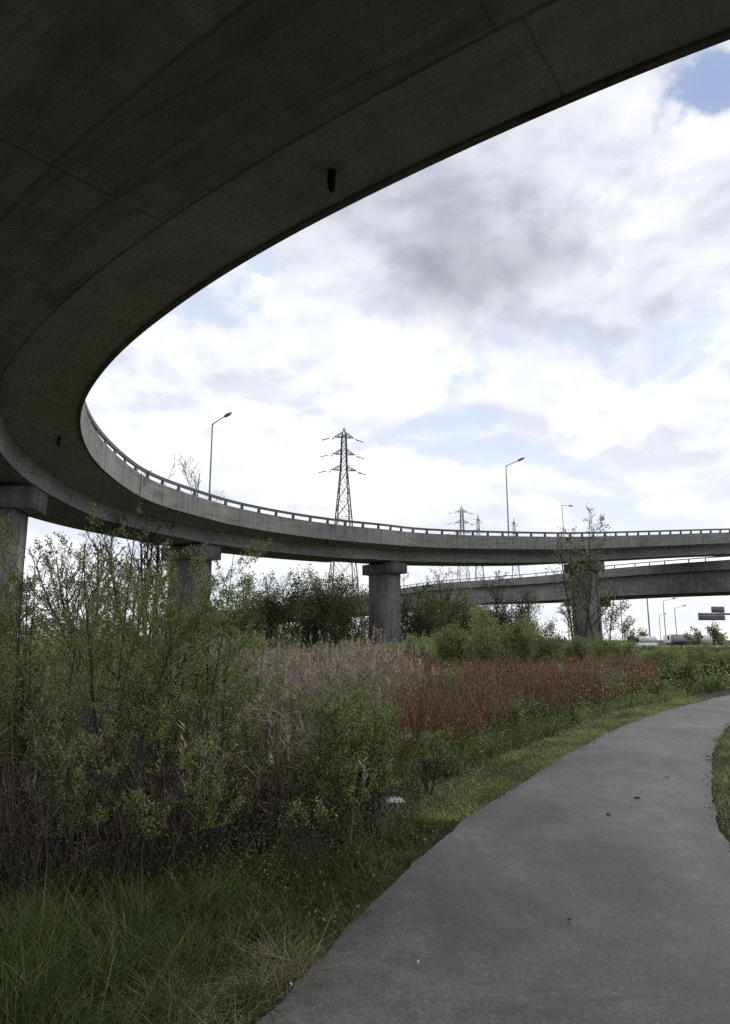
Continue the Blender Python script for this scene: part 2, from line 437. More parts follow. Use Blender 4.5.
# ------------------------------------------------------------------ sweep along a curve
def sweep(name, path, nrm, prof, mat, parent, s_arr, closed=True, cap=True, i0=0, i1=None, kind=None, label=None):
    """prof: list of (offset outward, height) corners; hard edges: verts duplicated per face strip"""
    i1 = i1 or len(path)
    pt = path[i0:i1]; nn = nrm[i0:i1]; s = s_arr[i0:i1]
    n = len(pt); m = len(prof); V = []; F = []; UV = []; base = 0; vl = 0.0
    for a in range(m if closed else m - 1):
        p0, p1 = prof[a], prof[(a + 1) % m]; L = math.hypot(p1[0] - p0[0], p1[1] - p0[1])
        A = pt + nn * p0[0] + np.array([0, 0, 1.0]) * p0[1]; B = pt + nn * p1[0] + np.array([0, 0, 1.0]) * p1[1]
        V += [A, B]
        i = np.arange(n - 1)
        F.append(np.stack([base + i, base + i + 1, base + n + i + 1, base + n + i], 1))
        UV.append(np.stack([np.stack([s[:-1], np.full(n - 1, vl)], 1), np.stack([s[1:], np.full(n - 1, vl)], 1),
                            np.stack([s[1:], np.full(n - 1, vl + L)], 1), np.stack([s[:-1], np.full(n - 1, vl + L)], 1)], 1).reshape(-1, 2))
        base += 2 * n; vl += L
    Fs = [np.vstack(F)]
    UVs = [np.vstack(UV)]
    if closed and cap:
        for k in (0, n - 1):
            E = np.array([pt[k] + nn[k] * p[0] + np.array([0, 0, 1.0]) * p[1] for p in prof])
            V.append(E); f = np.arange(m)[None] + base; base += m
            Fs.append(f if k else f[:, ::-1]); UVs.append(np.array([(p[0], p[1]) for p in prof]) if k else np.array([(p[0], p[1]) for p in prof])[::-1])
    o = mesh_np(name, np.vstack(V), Fs, mat, False, np.vstack(UVs))
    return put(o, parent=parent, kind=kind, label=label)

def smooth_curve(pts, step=0.5, passes=3, win=9):
    pts = np.asarray(pts, float)
    # Catmull-Rom through the points, resampled, then low-passed
    Q = []
    ext = np.vstack([2 * pts[0] - pts[1], pts, 2 * pts[-1] - pts[-2]])
    for i in range(1, len(ext) - 2):
        p0, p1, p2, p3 = ext[i - 1], ext[i], ext[i + 1], ext[i + 2]
        t = np.linspace(0, 1, 24, endpoint=False)[:, None]
        Q.append(0.5 * ((2 * p1) + (-p0 + p2) * t + (2 * p0 - 5 * p1 + 4 * p2 - p3) * t ** 2 + (-p0 + 3 * p1 - 3 * p2 + p3) * t ** 3))
    Q = np.vstack(Q + [pts[-1:]])
    d = np.concatenate([[0], np.cumsum(np.linalg.norm(np.diff(Q, axis=0), axis=1))])
    s = np.arange(0, d[-1], step); C = np.stack([np.interp(s, d, Q[:, k]) for k in range(Q.shape[1])], 1)
    for _ in range(passes):
        pad = np.vstack([2 * C[0] - C[win:0:-1], C, 2 * C[-1] - C[-2:-win - 2:-1]])
        ker = np.hanning(2 * win + 3)[1:-1]; ker /= ker.sum()
        C = np.stack([np.convolve(pad[:, k], ker, 'valid') for k in range(C.shape[1])], 1)
    return C

# ------------------------------------------------------------------ THE RAMP BRIDGE
HR = 7.5                                   # deck edge above the eye
near_px = [(730, 36), (623, 79.5), (530, 119.5), (448, 157), (330, 214), (212, 281), (130, 342), (120.5, 350), (96, 380), (82, 403),
           (79, 421), (85, 446), (101, 468), (129, 490), (153, 503), (200, 516.6), (235, 525.5), (289.6, 534.5), (344, 541), (380, 543.6)]
edge = []
for px, py in near_px:
    d = ray(px, py); s = HR / d[2]; edge.append((d[0] * s, d[1] * s, EYE + HR))
for px, py, Y in ((415, 546.6, 58.0), (469.6, 548.5, 60.6), (560, 549.3, 64.6), (618, 547.6, 68.5), (730, 543, 76.0)):
    edge.append(tuple(P(px, py, Y)))
e = np.array(edge)
# run on beyond the frame at both ends
d0 = e[0] - e[1]; d0 /= np.linalg.norm(d0); 
ang0 = math.atan2(d0[1], d0[0]); pre = []; p = e[0].copy()
for k in range(14):
    ang0 += 3.0 / 27.0; p = p + 3.0 * np.array([math.cos(ang0), math.sin(ang0), 0]); pre.append(p.copy())
dl = e[-1] - e[-2]; dl /= np.linalg.norm(dl); post = [e[-1] + dl * k * 8 * np.array([1, 1, .8 if k < 4 else .8 * 4 / (k + .5)]) for k in range(1, 20)]
CUR = smooth_curve(np.vstack([pre[::-1], e, post]), 0.4, 3, 5)
T = np.gradient(CUR, axis=0); T[:, 2] = 0; T /= np.linalg.norm(T, axis=1)[:, None]
CUR[:, 2] += .05
SA = np.concatenate([[0], np.cumsum(np.linalg.norm(np.diff(CUR, axis=0), axis=1))])
NRM = np.stack([-T[:, 1], T[:, 0], np.zeros(len(T))], 1)          # outward normal
mid_i = len(CUR) // 3
cen = np.array([1.9 * HR, 4.2 * HR, 0])
if np.dot(NRM[mid_i][:2], (CUR[mid_i] - cen)[:2]) < 0: NRM = -NRM
W = 10.0  # deck width; outer side widened out of view to darken the foreground
bridge = empty("ramp_bridge", (*CUR[len(CUR) // 2][:2], 0), "curving grey concrete ramp bridge on piers sweeping overhead and across the picture", "bridge")
def bpart(o): 
    o.parent = bridge; o.matrix_parent_inverse = bridge.matrix_world.inverted(); return o
bpy.context.view_layer.update()
bpart(sweep("parapet", CUR, NRM, [(0, -0.05), (0, 1.16), (.30, 1.16), (.30, .325), (.117, .325), (.117, -0.05)], M['fascia'], None, SA, label="inner parapet wall, its streaked face towards the loop"))
bpart(sweep("parapet", CUR, NRM, [(W, -0.05), (W - .117, -0.05), (W - .117, .325), (W - .30, .325), (W - .30, 1.16), (W, 1.16)], M['fascia'], None, SA))
bpart(sweep("deck_slab", CUR, NRM, [(.12, 0.012), (1.5, -0.07), (2.40, -0.17), (6.36, -0.17), (7.3, -.07), (W - .12, 0.012), (W - .12, .32), (.12, .32)], M['soffit'], None, SA))
GB = [(2.42, -0.173), (2.47, -.45), (2.58, -1.03), (6.18, -1.03), (6.29, -0.45), (6.34, -0.173)]
bpart(sweep("box_girder", CUR, NRM, GB, M['girder'], None, SA))
# guard rail on the inner parapet: one rail, one post each 1.6 m
def rail_box(o0, o1, z0, z1): return [(o0, z0), (o0, z1), (o1, z1), (o1, z0)]
def curve_at(s):
    return np.array([np.interp(s, SA, CUR[:, k]) for k in range(3)]), np.array([np.interp(s, SA, NRM[:, k]) for k in range(3)])
for inner in (True, False):
    oc = 0.16 if inner else W - .16
    gr = bpart(sweep("guard_rail", CUR, NRM, rail_box(oc - .08, oc + .06, 1.45, 1.62), M['rail'], None, SA))
    # posts where the picture can show them
    s0 = SA[np.argmin(np.abs(CUR[:, 0] - P(108, 450, 30)[0]) + 10 * (CUR[:, 1] < 25))]
    proto = None; s = 36.0
    while s < SA[-1] - 2:
        c, nn = curve_at(s); q = c - np.array([0, 0, EYE]); 
        vis = (c[1] > 26 and -0.6 < c[0] / c[1] < 0.6) if inner else (c[1] > 40 and -0.3 < c[0] / c[1] < .6 and int(s / 1.6) % 2 == 0)
        if vis:
            t = np.array([-nn[1], nn[0], 0]); b = MB()
            b.hexa([c + nn * (oc - .055) + t * x + np.array([0, 0, 1.162]) if k in (0, 1) else c + nn * (oc + .09) + t * x + np.array([0, 0, 1.162]) for k, x in enumerate((-.10, .10, .10, -.10))],
                   [c + nn * (oc - .055) + t * x + np.array([0, 0, 1.447]) if k in (0, 1) else c + nn * (oc + .02) + t * x + np.array([0, 0, 1.447]) for k, x in enumerate((-.10, .10, .10, -.10))])
            po = b.build("post", M['rail'], gr)
        s += 1.6

# drain outlets under the wing
def drain(px, py, z_off, o_off):
    best = None
    for s in np.arange(0, SA[-1], 0.2):
        c, nn = curve_at(s); q = c + nn * o_off + np.array([0, 0, z_off]); r = q - np.array([0, 0, EYE])
        if r[1] < 1: continue
        f = r[1] * ct + r[2] * st; x = CX + FPX * r[0] / f; y = CY - FPX * (r[2] * ct - r[1] * st) / f
        dd = (x - px) ** 2 + (y - py) ** 2
        if best is None or dd < best[0]: best = (dd, q)
    q = best[1]; b = MB()
    b.tube([q + np.array([0, 0, .06]), q + np.array([0, 0, -.26]), q + np.array([.02, .01, -.34])], [.07, .07, .045], 10)
    bpart(b.build("drain_outlet", M['drain'], None, smooth=False))
for px, py in ((328, 176), (52, 441), (326, 546), (668, 545)): drain(px, py, -0.06, 0.85)

# piers
def proj(q):
    r = np.asarray(q) - np.array([0, 0, EYE]); f = r[1] * ct + r[2] * st
    return CX + FPX * r[0] / f, CY - FPX * (r[2] * ct - r[1] * st) / f
def pier_at(px, smin, smax, shaft_w=2.35):
    best = None
    for s in np.arange(smin, smax, 0.15):
        c, nn = curve_at(s); q = c + nn * 4.4
        if q[1] < 5: continue
        x, y = proj(q); 
        if best is None or abs(x - px) < best[0]: best = (abs(x - px), s)
    s = best[1]; c, nn = curve_at(s); t = np.array([-nn[1], nn[0], 0]); z = np.array([0, 0, 1.0])
    o = c + nn * 4.4; top = c[2] - 1.033; ax = [nn, t, z]
    b = MB(); b.box([o[0], o[1], (top - 1.08) / 2 - .15], (2.6, 1.5, top - 1.08 + .3), ax)
    # pilaster rib on the two broad ends
    b.box([*(o + nn * 1.303)[:2], (top - 1.1) / 2 - .15], (0.10, 0.75, top - 1.1 + .3), ax); b.box([*(o - nn * 1.303)[:2], (top - 1.1) / 2 - .15], (0.10, 0.75, top - 1.1 + .3), ax)
    pr = bpart(b.build("pier", M['pier'], None))
    k = MB(); k.box([o[0], o[1], top - .62], (3.95, 1.9, .92), ax)
    k.box([*(o + nn * 1.3)[:2], top - .08], (.7, .9, .155), ax); k.box([*(o - nn * 1.3)[:2], top - .08], (.7, .9, .155), ax)
    cap = k.build("pier_cap", M['pier'], pr)
    return s
iL = int(np.argmin(CUR[:, 0])); sL = SA[iL]
s1 = pier_at(-5, sL - 14, sL + 25); s2 = pier_at(192, s1 + 5, sL + 60); s3 = pier_at(384, s2 + 5, SA[-1] - 50); s4 = pier_at(583, s3 + 5, SA[-1] - 30)
s5 = pier_at(800, s4 + 5, SA[-1] - 5); s6 = pier_at(1080, s5 + 15, SA[-1] - 5)
DECK = curve_at

# ------------------------------------------------------------------ THE OVERPASS BEHIND
_a, _b = P(900, 550, 66), P(730, 559.5, 77)
op = [_a + (_a - _b) * np.array([1, 1, 0]) * k for k in (5, 3.5, 2.2, 1.1)] + [P(900, 550, 66), P(730, 559.5, 77), P(604, 569, 90), P(540, 576, 100), P(470, 581, 113), P(420, 585.5, 124), P(300, 603, 160), P(150, 616, 210)]
OC = smooth_curve(op, 1.0, 2, 6)
OT = np.gradient(OC, axis=0); OT[:, 2] = 0; OT /= np.linalg.norm(OT, axis=1)[:, None]
ON = np.stack([-OT[:, 1], OT[:, 0], np.zeros(len(OT))], 1)
if ON[5][1] < 0: ON = -ON
OS = np.concatenate([[0], np.cumsum(np.linalg.norm(np.diff(OC, axis=0), axis=1))])
over = empty("overpass", (*OC[len(OC) // 2][:2], 0), "lower grey concrete overpass running behind the curved ramp at right", "overpass")
bpy.context.view_layer.update()
def opart(o, par=None):
    o.parent = par or over
    if par is None: o.matrix_parent_inverse = over.matrix_world.inverted()
    return o
opart(sweep("parapet", OC, ON, [(0, -1.1), (0, 0), (.3, 0), (.3, -1.1)], M['overpass'], None, OS))
opart(sweep("parapet", OC, ON, [(9.7, -1.1), (9.7, 0), (10, 0), (10, -1.1)], M['overpass'], None, OS))
opart(sweep("deck_slab", OC, ON, [(.303, -1.06), (9.697, -1.06), (9.697, -.7), (.303, -.7)], M['overpass'], None, OS))
opart(sweep("girder", OC, ON, [(.75, -1.064), (.85, -3.55), (9.1, -3.55), (9.2, -1.064)], M['overpass_dark'], None, OS))
og = opart(sweep("guard_rail", OC, ON, rail_box(.08, .2, .36, .46), M['rail'], None, OS))
s = 75.0
while s < OS[-1] - 90:
    i = int(np.searchsorted(OS, s)); c, nn, t = OC[i], ON[i], OT[i]; b = MB()
    b.box(c + nn * .14 + np.array([0, 0, .18]), (.09, .09, .355), [t, nn, np.array([0, 0, 1.])])
    opart(b.build("post", M['rail'], None), og); s += 2.4
for px in (1150, 850, 584, 452, 330):
    best = min(range(len(OC)), key=lambda i: abs(proj(OC[i] + ON[i] * 5)[0] - px)); c, nn, t = OC[best], ON[best], OT[best]
    o = c + nn * 5; top = c[2] - 3.56; b = MB(); ax = [nn, t, np.array([0, 0, 1.])]
    b.box([o[0], o[1], (top - .9) / 2 - .15], (2.6, 1.6, top - .9 + .3), ax)
    pr = opart(b.build("pier", M['overpass_dark'], None)); k = MB(); k.box([o[0], o[1], top - .45], (7.5, 2.0, .89), ax)
    opart(k.build("pier_cap", M['overpass_dark'], None), pr)

# ------------------------------------------------------------------ GROUND AND PATH
left_px = [(262, 1024), (365, 910), (430, 845), (482, 808), (535, 775), (580, 748), (625, 725), (672, 709), (730, 695)]
L0 = np.array([G(*p)[:2] for p in left_px])
L0 = np.vstack([[L0[0] + (L0[0] - L0[1]) * k for k in (3.5, 2.2, 1.0)], L0, [(15.5, 26.5), (22, 31.5), (31, 37.5), (45, 45), (70, 56), (110, 72)]])
LE = smooth_curve(np.hstack([L0, np.zeros((len(L0), 1))]), 0.25, 2, 8)
PT = np.gradient(LE, axis=0); PT /= np.linalg.norm(PT, axis=1)[:, None]
PN = np.stack([PT[:, 1], -PT[:, 0], np.zeros(len(PT))], 1)        # towards the right
SP = np.concatenate([[0], np.cumsum(np.linalg.norm(np.diff(LE, axis=0), axis=1))])
def edge_x(Y): return np.interp(Y, LE[:, 1], LE[:, 0])
RW = np.interp(LE[:, 1], [4, 6.8, 10, 14, 20], [2.6, 2.34, 2.05, 1.85, 1.75])
RE = LE + PN * RW[:, None]
def edge_xr(Y): return np.interp(Y, RE[:, 1], RE[:, 0])
# path: a sheet with ragged edges, slightly cambered
rs = np.random.default_rng(3)
fine = np.interp(np.arange(0, SP[-1], 0.06), SP, np.arange(len(SP)))
fi = fine.astype(int).clip(0, len(LE) - 2); fr = (fine - fi)[:, None]
Lf = LE[fi] * (1 - fr) + LE[fi + 1] * fr; Nf = PN[fi] * (1 - fr) + PN[fi + 1] * fr; n = len(Lf); Wf = np.interp(Lf[:, 1], LE[:, 1], RW)
def rag(k): 
    a = rs.normal(0, 1, n); a = np.convolve(a, np.ones(k) / math.sqrt(k), 'same'); return a
ra, rb = rag(31) * .010 + rag(9) * .006 + rag(3) * .006, rag(31) * .010 + rag(9) * .006 + rag(3) * .006
cols = np.linspace(0, 1, 7)
rows = []
for j, c in enumerate(cols):
    o = c * Wf + (ra if j == 0 else rb if j == 6 else 0)
    q = Lf + Nf * (np.broadcast_to(o, (n,)))[:, None]; q[:, 2] = 0.012 + 0.03 * (1 - (2 * c - 1) ** 2); rows.append(q)
V = np.vstack(rows); i = np.arange(n - 1); F = np.vstack([np.stack([j * n + i, (j + 1) * n + i, (j + 1) * n + i + 1, j * n + i + 1], 1) for j in range(6)])
put(mesh_np("path", V, [F], M['asphalt'], True), kind='structure', label="grey worn asphalt path curving away to the right", cat=None)
# ground sheet: finer near, dipping under the path
def axis(lo, hi, fine_lo, fine_hi, st_f, st_c):
    a = np.concatenate([np.arange(lo, fine_lo, st_c), np.arange(fine_lo, fine_hi, st_f), np.arange(fine_hi, hi + st_c, st_c)]); return a
gx = np.concatenate([np.linspace(-2500, -60, 14), np.arange(-40, 40, .5), np.linspace(60, 2500, 14)])
gy = np.concatenate([np.linspace(-2500, -40, 10), np.arange(-20, 70, .5), np.linspace(90, 3000, 16)])
XX, YY = np.meshgrid(gx, gy); ZZ = height(XX, YY) * np.clip((80 - np.hypot(XX, YY)) / 20, 0, 1)
near_path = (XX > edge_x(YY) - .6) & (XX < edge_xr(YY) + .6); ZZ = np.where(near_path, np.minimum(ZZ, -0.01) - 0.0, ZZ)
ZZ = np.where((XX > edge_x(YY) - .1) & (XX < edge_xr(YY) + .1), -0.03, ZZ)
nx, ny = len(gx), len(gy); a = (np.arange(ny - 1)[:, None] * nx + np.arange(nx - 1)[None]).ravel()
put(mesh_np("ground", np.stack([XX.ravel(), YY.ravel(), ZZ.ravel()], 1), [np.stack([a, a + 1, a + nx + 1, a + nx], 1)], M['ground'], True), kind='structure')

# ------------------------------------------------------------------ STREET LAMPS
def lamp(base, H, label, group, arm_dir=(1, 0), reach=1.5, rise=.35, r=0.09):
    e = empty("street_lamp", base, label, "street lamp", group, math.atan2(arm_dir[1], arm_dir[0]))
    p = MB(); p.tube([(0, 0, 0), (0, 0, .9), (0, 0, .95), (0, 0, H)], [r * 1.5, r * 1.5, r, r * .6], 8); p.tube([(0, 0, 0), (0, 0, .04)], r * 2.4, 8); p.build("pole", M['lamp'], e, True)
    a = MB(); a.tube([(0, 0, H - .12), (.15, 0, H + .02), (reach * .6, 0, H + rise * .6), (reach, 0, H + rise)], [.055, .05, .04, .04], 6); a.build("arm", M['lamp'], e, True)
    h = MB(); sl = rise / reach
    h.tube([(reach - .05, 0, H + rise), (reach + .12, 0, H + rise + .03), (reach + .5, 0, H + rise + .5 * sl), (reach + .85, 0, H + rise + .8 * sl)], [.06, .13, .15, .05], 8); h.build("lamp_head", M['lamp'], e, True)
    return e
def deck_lamp(px, top_py, label):
    best = None
    for s in np.arange(sL, SA[-1], .1):
        c, nn = curve_at(s); q = c + nn * (W + .25); x, y = proj(q + np.array([0, 0, 5]))
        if best is None or abs(x - px) < best[0]: best = (abs(x - px), q, nn)
    q = best[1]; base = q + np.array([0, 0, 0.36]); tz = P(px, top_py, q[1])[2]
    # bracket under the pole
    e = lamp(base, tz - base[2], label, "street lamps along the bridge deck", arm_dir=(0.8, -0.6) if px < 300 else (.75, -.65))
    b = MB(); b.box((-0, 0, -.19), (.34, .34, .37)); b.box((0, 0, -.4), (.2, .2, .05)); b.build("bracket", M['lamp'], e)
    # bracket bolts back to the parapet
    return e
deck_lamp(209.5, 424, "tall grey street lamp at the left end of the far deck, above the second pier")
deck_lamp(508, 466, "tall grey street lamp on the far deck near the middle, between two small pylons")
def ground_lamp(px, top_py, Y, label, grp, arm=(1, 0), reach=1.5, rise=.3, r=.09):
    q = P(px, top_py, Y); return lamp((q[0], q[1], 0), q[2], label, grp, arm, reach, rise, r)
GL = "distant street lamps beyond the overpass"
ground_lamp(562, 505.5, 120, "small distant street lamp rising behind the deck above the spindly tree", GL, (1, .2), 1.3, 0.0)
ground_lamp(663, 601, 150, "distant street lamp with a single arm, tallest seen under the overpass", GL, (1, .1), 2.2, .5, .12)
ground_lamp(674.5, 608, 165, "distant street lamp just right of the tallest one under the overpass", GL, (1, .1), 2.2, .5, .12)
ground_lamp(659, 615, 210, "short faint distant street lamp just left of the tallest one", GL, (1, .1), 1.6, .3, .12)
ground_lamp(646, 584, 118, "thick pale lamp post whose top is hidden behind the overpass girder", GL, (1, .3), 2, .3, .14)
ground_lamp(619.5, 590, 125, "thin lamp post standing right of the overgrown pier", GL, (1, .3), 2, .3, .10)

# ------------------------------------------------------------------ PYLONS
def pylon(px, top_py, Y, rz, label, scale=1.0, kx=1.0):
    SM = M['steel'] if Y < 200 else M['steel_hazed']
    top = P(px, top_py, Y)[2]; base = P(px, 600, Y); k = scale
    e = empty("electricity_pylon", (base[0], base[1], 0), label, "pylon", "lattice electricity pylons beyond the bridge", rz)
    H = top
    zs = [0, .14, .27, .39, .49, .58, .66, .735, .80, .84, .875, .915, .955, .965]
    def hw(f): return k * (3.5 - (3.5 - .66) * f / .80 if f < .80 else .66 + (.42 - .66) * (f - .80) / .165)
    m = MB(); r = .085 * k
    cor = [(-1, -1), (1, -1), (1, 1), (-1, 1)]
    for a, b in zip(zs[:-1], zs[1:]):
        A = [np.array([x * hw(a), y * hw(a), a * H]) for x, y in cor]; B = [np.array([x * hw(b), y * hw(b), b * H]) for x, y in cor]
        for j in range(4):
            m.bar(A[j], B[j], r * 1.35); q = (j + 1) % 4
            m.bar(A[j], B[q], r * .62); m.bar(A[q], B[j], r * .62); m.bar(B[j], B[q], r * .6)
    for x, y in cor: m.bar(np.array([x * hw(.965), y * hw(.965), .965 * H]), np.array([0, 0, H]), r)
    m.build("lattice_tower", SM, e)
    for f, ln in ((.955, 2.3), (.875, 2.5), (.80, 2.75)):
        w = hw(f); ln *= k * kx
        for sx in (-1, 1):
            c = MB()
            tip = np.array([sx * (w + ln * .72), 0, f * H - .05])
            for y in (-1, 1):
                c.bar(np.array([sx * w, y * w, f * H]), tip, r * .9); c.bar(np.array([sx * w, y * w, f * H + 1.0 * k]), tip, r * .7)
                q = np.array([sx * w, y * w, f * H]) * .5 + tip * .5; q2 = np.array([sx * w, y * w, f * H + 1.0 * k]) * .5 + tip * .5
                c.bar(q, q2, r * .5); c.bar(np.array([sx * w, y * w, f * H + 1.0 * k]), q, r * .5)
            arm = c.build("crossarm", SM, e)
            for y, dz in ((-1, -.9), (1, -.25)):
                i_ = MB(); a = np.array([sx * (w + ln * .72), 0, f * H - .08]); d = (np.array([sx * 2.3, 1.5, -.35]) if y > 0 else np.array([sx * .5, -1.8, -1.0])) * k
                n_ = 9; i_.tube([a + d * (j / 17) for j in range(1, 18)], [.02 if j < 6 else .13 * k if j % 2 else .06 * k for j in range(17)], 6)
                i_.build("insulator_string", M['glass_ins'], arm)
    return e
pylon(343, 428, 136, R(12), "tall near lattice pylon with three pairs of arms rising behind the deck")
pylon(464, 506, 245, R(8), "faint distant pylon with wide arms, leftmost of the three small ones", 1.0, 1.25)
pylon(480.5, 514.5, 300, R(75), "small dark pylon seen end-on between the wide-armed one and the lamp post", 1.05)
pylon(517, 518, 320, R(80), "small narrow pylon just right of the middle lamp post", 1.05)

# ------------------------------------------------------------------ FAR RIGHT: SIGN, BARRIER, VEHICLES
Y = 112
e = empty("road_sign", (*P(752, 613, Y)[:2], 0), "grey back of a two-panel motorway sign on a gantry arm at the right edge", "road sign")
o0 = np.array([*P(752, 613, Y)[:2], 0])
def rel(px, py, y=Y): return P(px, py, y) - o0
def panel(x0, y0, x1, y1, nm):
    a, b = rel(x0, y1), rel(x1, y0); m = MB(); m.box((a + b) / 2, (b[0] - a[0], .06, b[2] - a[2])); pn = m.build(nm, M['sign'], e)
    h = b[2] - a[2]; k = 3
    for j in range(k):
        z = a[2] + h * (j + .5) / k; r_ = MB(); r_.box(((a[0] + b[0]) / 2, a[1] - .07, z), (b[0] - a[0], .08, .09)); r_.build("rib", M['signdark'], pn)
panel(698.5, 612.8, 724.5, 620.3, "sign_panel"); panel(711.5, 606.5, 724, 612.7, "sign_panel")
m = MB(); m.box((rel(725, 614) + rel(752, 614)) / 2 + np.array([-1, .3, 0]), (7.5, .25, .3)); m.build("arm", M['signdark'], e)
m = MB(); m.tube([(0, .3, 0), (0, .3, rel(752, 606)[2])], [.25, .18], 10); m.build("pole", M['signdark'], e)

b = MB(); a0, a1 = P(560, 645.5, 100), P(800, 645.5, 104)
barr = empty("concrete_barrier", (a0[0], a0[1], 0), "long pale concrete road barrier beyond the bushes at far right", "barrier")
for k in range(9):
    x0, x1 = a0[0] + (a1[0] - a0[0]) * k / 9, a0[0] + (a1[0] - a0[0]) * (k + 1) / 9 - .04; y = a0[1] + 4 * k / 9; m = MB()
    pr = [(-.3, 0), (-.3, .12), (-.12, .4), (-.09, .95), (.09, .95), (.12, .4), (.3, .12), (.3, 0)]
    V = np.array([(x - a0[0], y - a0[1] + p, z) for x in (x0, x1) for p, z in pr]); m.add(V, [(j, (j + 1) % 8, 8 + (j + 1) % 8, 8 + j) for j in range(8)] + [(0, 7, 6, 5), (0, 5, 4, 3), (0, 3, 2, 1), (8, 9, 10, 11), (8, 11, 12, 13), (8, 13, 14, 15)])
    m.build("barrier_segment", M['stone'], barr)
def vehicle(name, px, Y, L, H, Wd, mat, label, cat, long=False):
    q = P(px, 640, Y); e = empty(name, (q[0], q[1], 0.0), label, cat)
    body = MB()
    if long:
        body.box((L * .08, 0, .9 + (H - .9) / 2), (L * .80, Wd, H - .9), None, .01); body.build("cargo_box", mat, e)
        c = MB(); c.box((-L * .42, 0, .5 + 1.1), (L * .14, Wd * .95, 2.3), None, .06); cb = c.build("cab", M['vanwhite'], e)
        w = MB(); w.box((-L * .455, 0, 2.2), (L * .06, Wd * .97, .8)); w.build("window", M['dark_glass'], cb)
    else:
        body.box((0, 0, .35 + .45), (L, Wd, .9), None, .03); body.box((L * .06, 0, 1.25 + (H - 1.25) / 2), (L * .8, Wd * .96, H - 1.25), None, .1); body.build("body", mat, e)
        w = MB(); w.box((-L * .2, 0, 1.25 + (H - 1.25) * .5), (L * .2, Wd * .965, (H - 1.25) * .6)); w.build("window", M['dark_glass'], e)
    for sx in (-.36, .33):
        for sy in (-1, 1):
            m = MB(); m.tube([(sx * L, sy * (Wd / 2 - .2), .34), (sx * L, sy * (Wd / 2 + .01), .34)], .34, 12); m.build("wheel", M['tyre'], e)
vehicle("van", 640, 112, 5.4, 2.3, 1.9, M['vanwhite'], "white van seen over the bushes left of the thick lamp post", "van")
vehicle("lorry", 679, 150, 6.0, 2.9, 2.3, M['sign'], "grey box lorry passing behind the tallest distant lamp", "lorry", True)
vehicle("car", 682, 108, 4.4, 1.5, 1.8, M['tyre'], "dark car beyond the bushes left of the road sign", "car")
vehicle("lorry", 704, 165, 9, 2.9, 2.4, M['vanwhite'], "white lorry below the road sign at far right", "lorry", True)
# stone-faced bank at the foot of the overgrown pier
m = MB(); q0, q1 = P(612, 650, 78), P(652, 650, 78)
bk = MB(); bk.hexa([(q0[0], 75, -.1), (q1[0], 75, -.1), (q1[0], 81, -.1), (q0[0], 81, -.1)], [(q0[0] + .8, 77, 1.25), (q1[0] - 2.5, 77, .95), (q1[0] - 2.5, 80, .95), (q0[0] + .8, 80, 1.25)])
bk.build("stone_revetment", M['stone'], None, label="pale stone-faced bank right of the overgrown pier foot", cat="bank")

# ------------------------------------------------------------------ TREES BEYOND AND AROUND THE BRIDGE
def tree(name, px, Y, top_py, label, group, seed, leafmat, kind):
    rng = np.random.default_rng(seed); q = P(px, top_py, Y); H = q[2]; base = (q[0], q[1], 0)
    if kind == 'bare':
        sk = grow(rng, base, H, 6, .30 if H > 9 else .5, 3, (12, 7, 4), (25, 50), .36, H * (.008 if H > 9 else .013), .10, .07, .3, rmin=.011)
        lf = plant_meshes(rng, sk, .10, .05, .10, 3, 0, 4, .05)
    elif kind == 'spindly':
        sk = grow(rng, base, H, 3, .30, 3, (11, 5, 3), (35, 65), .34, H * .008, .12, .08, .22, rmin=.012)
        lf = plant_meshes(rng, sk, .15, .09, 6.0, 1, 0, 4, .12)
    elif kind == 'slim':
        sk = grow(rng, base, H, 2, .12, 2, (16, 6), (35, 70), .26, H * .012, .10, .07, .15, rmin=.012)
        lf = plant_meshes(rng, sk, .17, .10, 30.0, 1, 0, 4, .20)
    elif kind == 'dense':
        sk = grow(rng, base, H * .97, 8, .60, 2, (13, 7), (35, 70), .42, H * .010, .06, .10, .08)
        lf = plant_meshes(rng, sk, .17, .10, 23.0, 1, .1, 3, .26)
    elif kind == 'far':
        sk = grow(rng, base, H, 3, .3, 2, (8, 4), (35, 70), .40, H * .015, .08, .08, .25)
        lf = plant_meshes(rng, sk, .5, .3, 7.0, 1, 0, 4, .3)
    plant(name, base, label, "tree", group, sk, lf, M[leafmat], M['bark'])
TB = "trees behind the bridge"
tree("bare_tree", 166, 52, 464, "bare many-stemmed tree behind the deck, its twigs showing above the parapet", TB, 11, 'leaf_olive', 'bare')
tree("bare_tree", 92, 36, 538, "low bare willow-like tree between the first two piers", TB, 12, 'leaf_olive', 'bare')
tree("bare_tree", 146, 40, 530, "low bare tree with thick fanned stems just left of the second pier", TB, 45, 'leaf_olive', 'bare')
tree("slim_tree", 237, 62, 556, "slim dark leafy tree just right of the second pier", TB, 13, 'leaf_dark', 'slim')
tree("bushy_tree", 268, 56, 577, "broad dark bushy tree below the deck, left of the pylon", TB, 14, 'leaf_dark', 'dense')
tree("bushy_tree", 312, 60, 575, "dark bushy tree under the pylon's left legs", TB, 15, 'leaf_dark', 'dense')
tree("bushy_tree", 345, 68, 569, "olive bushy tree in front of the pylon base, touching the third pier", TB, 16, 'leaf_olive', 'dense')
tree("spindly_tree", 290, 72, 562, "thin sparse tree poking above the dark bushes left of the pylon", TB, 17, 'leaf_olive', 'spindly')
tree("bushy_tree", 222, 52, 605, "low dark bushy tree at the foot of the second pier", TB, 18, 'leaf_dark', 'dense')
tree("spindly_tree", 408, 66, 562, "thin sparse tree right beside the third pier", TB, 19, 'leaf_olive', 'spindly')
